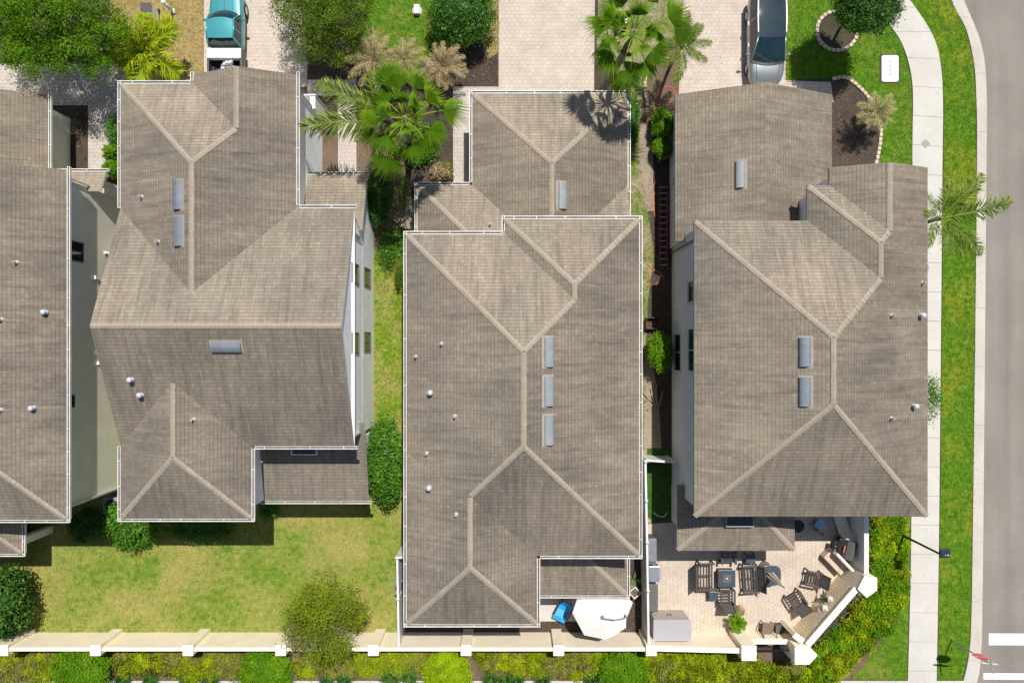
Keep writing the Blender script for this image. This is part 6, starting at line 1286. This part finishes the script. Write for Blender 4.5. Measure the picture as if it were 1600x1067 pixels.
def wheels(parent, ys, hx, r_=.34):
    for y in ys:
        for sx in (-1, 1):
            mb = MB(); n = 22; prof = [(r_ * .62, -.11), (r_ * .93, -.11), (r_, -.07), (r_, .07), (r_ * .93, .11), (r_ * .62, .11)]; vs = []
            for rr, d in prof: vs += [(sx * hx + d, y + rr * math.cos(2 * PI * k / n), r_ + rr * math.sin(2 * PI * k / n)) for k in range(n)]
            mb.raw(vs, [(i * n + k, i * n + (k + 1) % n, (i + 1) * n + (k + 1) % n, (i + 1) * n + k) for i in range(5) for k in range(n)]); w = mb.build('wheel', M['tyre'], parent, True)
            mb = MB()
            for k in range(10): a = 2 * PI * k / 10; mb.beam((sx * (hx + .09), y, r_), (sx * (hx + .095), y + r_ * .6 * math.cos(a), r_ + r_ * .6 * math.sin(a)), .05, .03, 0, (1, 0, 0))
            vs = [(sx * (hx + d), y + r_ * .63 * math.cos(2 * PI * k / n), r_ + r_ * .63 * math.sin(2 * PI * k / n)) for d in (.04, .05) for k in range(n)]; mb.raw(vs, [tuple(range(n)), tuple(range(n, 2 * n))]); mb.build('rim', M['alu'], w)
def patch(mb, rows):      # rows of points -> quads
    n = len(rows[0]); mb.raw([p for r_ in rows for p in r_], [(i * n + k, i * n + k + 1, (i + 1) * n + k + 1, (i + 1) * n + k) for i in range(len(rows) - 1) for k in range(n - 1)])
def bow(y, w, z, b, dz=.03, n=7): return [(w * t, y + b * (1 - t * t), z + dz * (1 - t * t)) for t in np.linspace(-1, 1, n)]
def greenhouse(o, yb, yt, zt_, wb, wt, zb, zr, rb, rt, paint, roofmat, rear_glass=True, bowb=.14, bowt=.06):
    """windscreen base yb, top yt, roof to rt, rear base rb"""
    mb = MB(); patch(mb, [bow(yb, wb * .93, zb, bowb), bow((yb + yt) / 2 + .03, (wb + wt) / 2 * .93, (zb + zr) / 2 + .03, (bowb + bowt) / 2), bow(yt, wt * .94, zr - .01, bowt)]); mb.build('windscreen', M['carglass'], o, True)
    mb = MB(); ys = np.linspace(0, 1, 7); patch(mb, [[(x, y, z + .035 * math.sin(PI * t)) for x, y, z in bow(yt + (rt - yt) * t, wt * (.97 + .03 * math.sin(PI * t)), zr, bowt * (1 - t) - .03 * t)] for t in ys]); mb.build('roof', roofmat, o, True)
    if rear_glass: mb = MB(); patch(mb, [bow(rt, wt * .92, zr - .015, -.03), bow(rb, wb * .90, zb + .03, -.05)]); mb.build('rear_window', M['carglass'], o, True)
    for s in (-1, 1):
        mb = MB(); patch(mb, [[(s * wb * 1.0, yb - .02, zb), (s * wb * 1.01, (yb + rb) / 2, zb + .02), (s * wb, rb, zb + .03)], [(s * wt * .985, yt - .05, zr - .03), (s * wt * 1.0, (yt + rt) / 2, zr - .01), (s * wt * .98, rt + .02, zr - .03)]]); mb.build('side_window', M['carglass'], o, True)
        mb = MB()
        mb.tube([(s * wb * .97, yb + .02, zb), (s * (wb + wt) / 2 * .965, (yb + yt) / 2 + .02, (zb + zr) / 2 + .02), (s * wt * .97, yt, zr)], .035, 6); mb.tube([(s * wt * .97, yt, zr), (s * wt, (yt + rt) / 2, zr + .015), (s * wt * .97, rt, zr)], .045, 6); mb.tube([(s * wt * .97, rt, zr), (s * wb * .96, rb, zb + .02)], .05, 6)
        m = yt + (rt - yt) * .52; mb.beam((s * (wb + .005), m, zb), (s * (wt + .01), m, zr), .05, .03)
        mb.build('pillar', paint, o, True)
        mb = MB(); mb.lathe([(.02, -.07), (.09, -.05), (.105, 0), (.09, .05), (.02, .07)], (s * (wb + .17), yb - .28, zb + .06), 12, 0, 1.0, .65); mb.beam((s * (wb - .02), yb - .26, zb + .02), (s * (wb + .1), yb - .28, zb + .04), .05, .04); mb.build('mirror', paint, o, True)
# silver SUV
o = thing('suv', 'silver car with black glass roof parked nose down on the right driveway', 'car', (0, 0, 0))
loft([(-2.30, .72, .35, .85, .98), (-2.22, .86, .26, .92, 1.04), (-1.5, .925, .22, .98, 1.06), (-.3, .93, .20, .97, 1.04), (.75, .93, .20, .95, 1.02), (1.25, .925, .20, .92, 1.02), (1.7, .90, .22, .86, .97), (2.05, .83, .24, .78, .89), (2.28, .66, .30, .66, .74), (2.33, .50, .36, .58, .62)], M['silver'], o)
greenhouse(o, 1.18, .22, 0, .87, .70, 1.0, 1.60, -2.12, -1.72, M['silver'], M['carglass'])
wheels(o, (1.38, -1.35), .80)
for s in (-1, 1):
    mb = MB(); mb.raw([(s * .50, 2.20, .70), (s * .80, 1.98, .74), (s * .86, 1.80, .80), (s * .62, 2.12, .78)], [(0, 1, 2, 3)]); mb.raw([(s * .55, 2.25, .60), (s * .84, 1.98, .62), (s * .80, 1.98, .75), (s * .50, 2.22, .71)], [(0, 1, 2, 3)]); mb.build('headlight', M['lamp'], o)
    for y in (.35, -.75): mb = MB(); mb.box(s * .935 - .018, s * .935 + .018, y - .09, y + .09, .84, .87); mb.build('door_handle', M['chrome'], o)
    mb = MB(); mb.tube([(s * .70, 0.0, 1.635), (s * .715, -.8, 1.65), (s * .70, -1.6, 1.63)], .018, 6); mb.build('roof_rail', M['alu'], o)
    mb = MB(); mb.tube([(s * .62, 1.25, 1.035), (s * .52, 2.05, .90)], .012, 5); mb.build('bonnet_crease', M['silver'], o)
mb = MB(); mb.box(-.30, .30, 2.27, 2.335, .42, .60); mb.build('grille', M['dark'], o, bevel=.02)
mb = MB(); patch(mb, [bow(1.30, .80, 1.005, .14, .035), bow(1.19, .83, 1.015, .14, .035)]); mb.build('wiper_cowl', M['dark'], o)
place(o, (12.98, 15.42, .02), PI)
# teal pickup
o = thing('pickup_truck', 'teal pickup truck with white toolbox across its loaded bed, parked by the straw lawn', 'truck', (0, 0, 0))
loft([(-.55, .80, .30, .95, 1.0), (-.45, .86, .27, .98, 1.03), (.4, .87, .26, .98, 1.03), (1.05, .87, .26, .97, 1.03), (1.3, .865, .27, .95, 1.04), (1.9, .85, .28, .90, 1.01), (2.4, .82, .30, .84, .94), (2.55, .76, .34, .74, .82), (2.6, .66, .38, .66, .70)], M['teal'], o, 'body')
greenhouse(o, 1.12, .62, 0, .82, .68, 1.02, 1.62, -.50, -.28, M['teal'], M['teal'], bowb=.22, bowt=.12)
wheels(o, (1.62, -1.55), .76, .35)
mb = MB()
for s in (-1, 1): mb.box(s * .83 - .045, s * .83 + .045, -2.5, -.56, .42, 1.08)
mb.box(-.784, .784, -2.52, -2.44, .42, 1.06); mb.box(-.784, .784, -.62, -.57, .42, 1.05); mb.build('bed_side', simple('dark_teal_bed_rail', (.03, .055, .06), .4), o, bevel=.02)
mb = MB(); mb.box(-.783, .783, -2.44, -.62, .45, .52); mb.build('bed_floor', M['tyre'], o)
mb = MB(); mb.box(-.86, .86, -1.12, -.62, .80, 1.16); mb.build('toolbox', M['vinyl'], o, bevel=.015)
for s in (-1, 1):
    mb = MB(); mb.box(s * .885 - .015, s * .885 + .012, -.18, .0, .86, .89); mb.build('door_handle', M['chrome'], o)
    mb = MB(); mb.box(s * .58 - .17, s * .58 + .17, 2.5, 2.60, .55, .70); mb.build('headlight', M['lamp'], o)
    mb = MB(); mb.tube([(s * .40, 1.32, 1.045), (s * .36, 2.35, .965)], .012, 5); mb.build('bonnet_crease', M['teal'], o)
mb = MB(); mb.tube([(0, 1.32, 1.047), (0, 2.4, .96)], .016, 5); mb.build('bonnet_crease', M['chrome'], o)
mb = MB(); mb.box(-.8, .8, -2.66, -2.54, .42, .58); mb.build('bumper', M['chrome'], o, bevel=.02)
place(o, (-14.56, 15.42, .02), 0)
rg = random.Random(3); gx = thing('engine_part', 'shiny metal engine block lying in the bed of the teal truck', 'machine part', (-14.5, 14.0, .54)); mb = MB()
for k in range(16): x, y, z = -14.5 + rg.uniform(-.34, .34), 13.95 + rg.uniform(-.24, .3), .56 + rg.uniform(0, .35); s = rg.uniform(.05, .13); mb.box(x - s, x + s, y - s * .8, y + s * .8, z, z + s * 1.6)
for k in range(6): mb.tube([(-14.75 + .1 * k, 13.8, .6), (-14.75 + .1 * k, 14.0, .98), (-14.7 + .1 * k, 14.2, .8)], .035, 7)
mb.build('block', M['alu'], gx); mb = MB()
for k in range(5): mb.lathe([(.07, 0), (.07, .06)], (-14.8 + k * .13, 13.75 + .05 * (k % 2), .95 - .1 * (k % 3)), 10)
mb.build('pulleys', M['dark'], gx)
# ------------------------------------------------------------------ light and camera
w = bpy.data.worlds.new('World'); SC.world = w; w.use_nodes = True
nt = w.node_tree; bg = nt.nodes['Background']; sky = nt.nodes.new('ShaderNodeTexSky'); sky.sky_type = 'NISHITA'
SUN = Vector((0.165, 0.475, 1.0)).normalized()
sky.sun_disc = False; sky.sun_elevation = math.asin(SUN.z); sky.sun_rotation = math.atan2(SUN.x, SUN.y)
lk(nt, sky.outputs[0], bg.inputs['Color']); bg.inputs['Strength'].default_value = 0.075
sl = bpy.data.lights.new('sun', 'SUN'); sl.energy = 4.7; sl.angle = R(0.53); sl.color = (1.0, 0.955, 0.89)
so = bpy.data.objects.new('sun', sl); COL.objects.link(so); so.rotation_euler = (-SUN).to_track_quat('-Z', 'Y').to_euler()
cam = bpy.data.cameras.new('camera'); co = bpy.data.objects.new('camera', cam); COL.objects.link(co)
cam.sensor_width = 36.0; cam.lens = 36.0 * FPX / 1600.0; cam.clip_end = 1500; cam.clip_start = 0.1
co.location = (0, 0, CAMZ); co.rotation_euler = (0, 0, 0); SC.camera = co
SC.view_settings.view_transform = 'Standard'; SC.view_settings.look = 'None'; SC.view_settings.exposure = 0.33; SC.view_settings.gamma = 1.0
SC.cycles.use_denoising = True
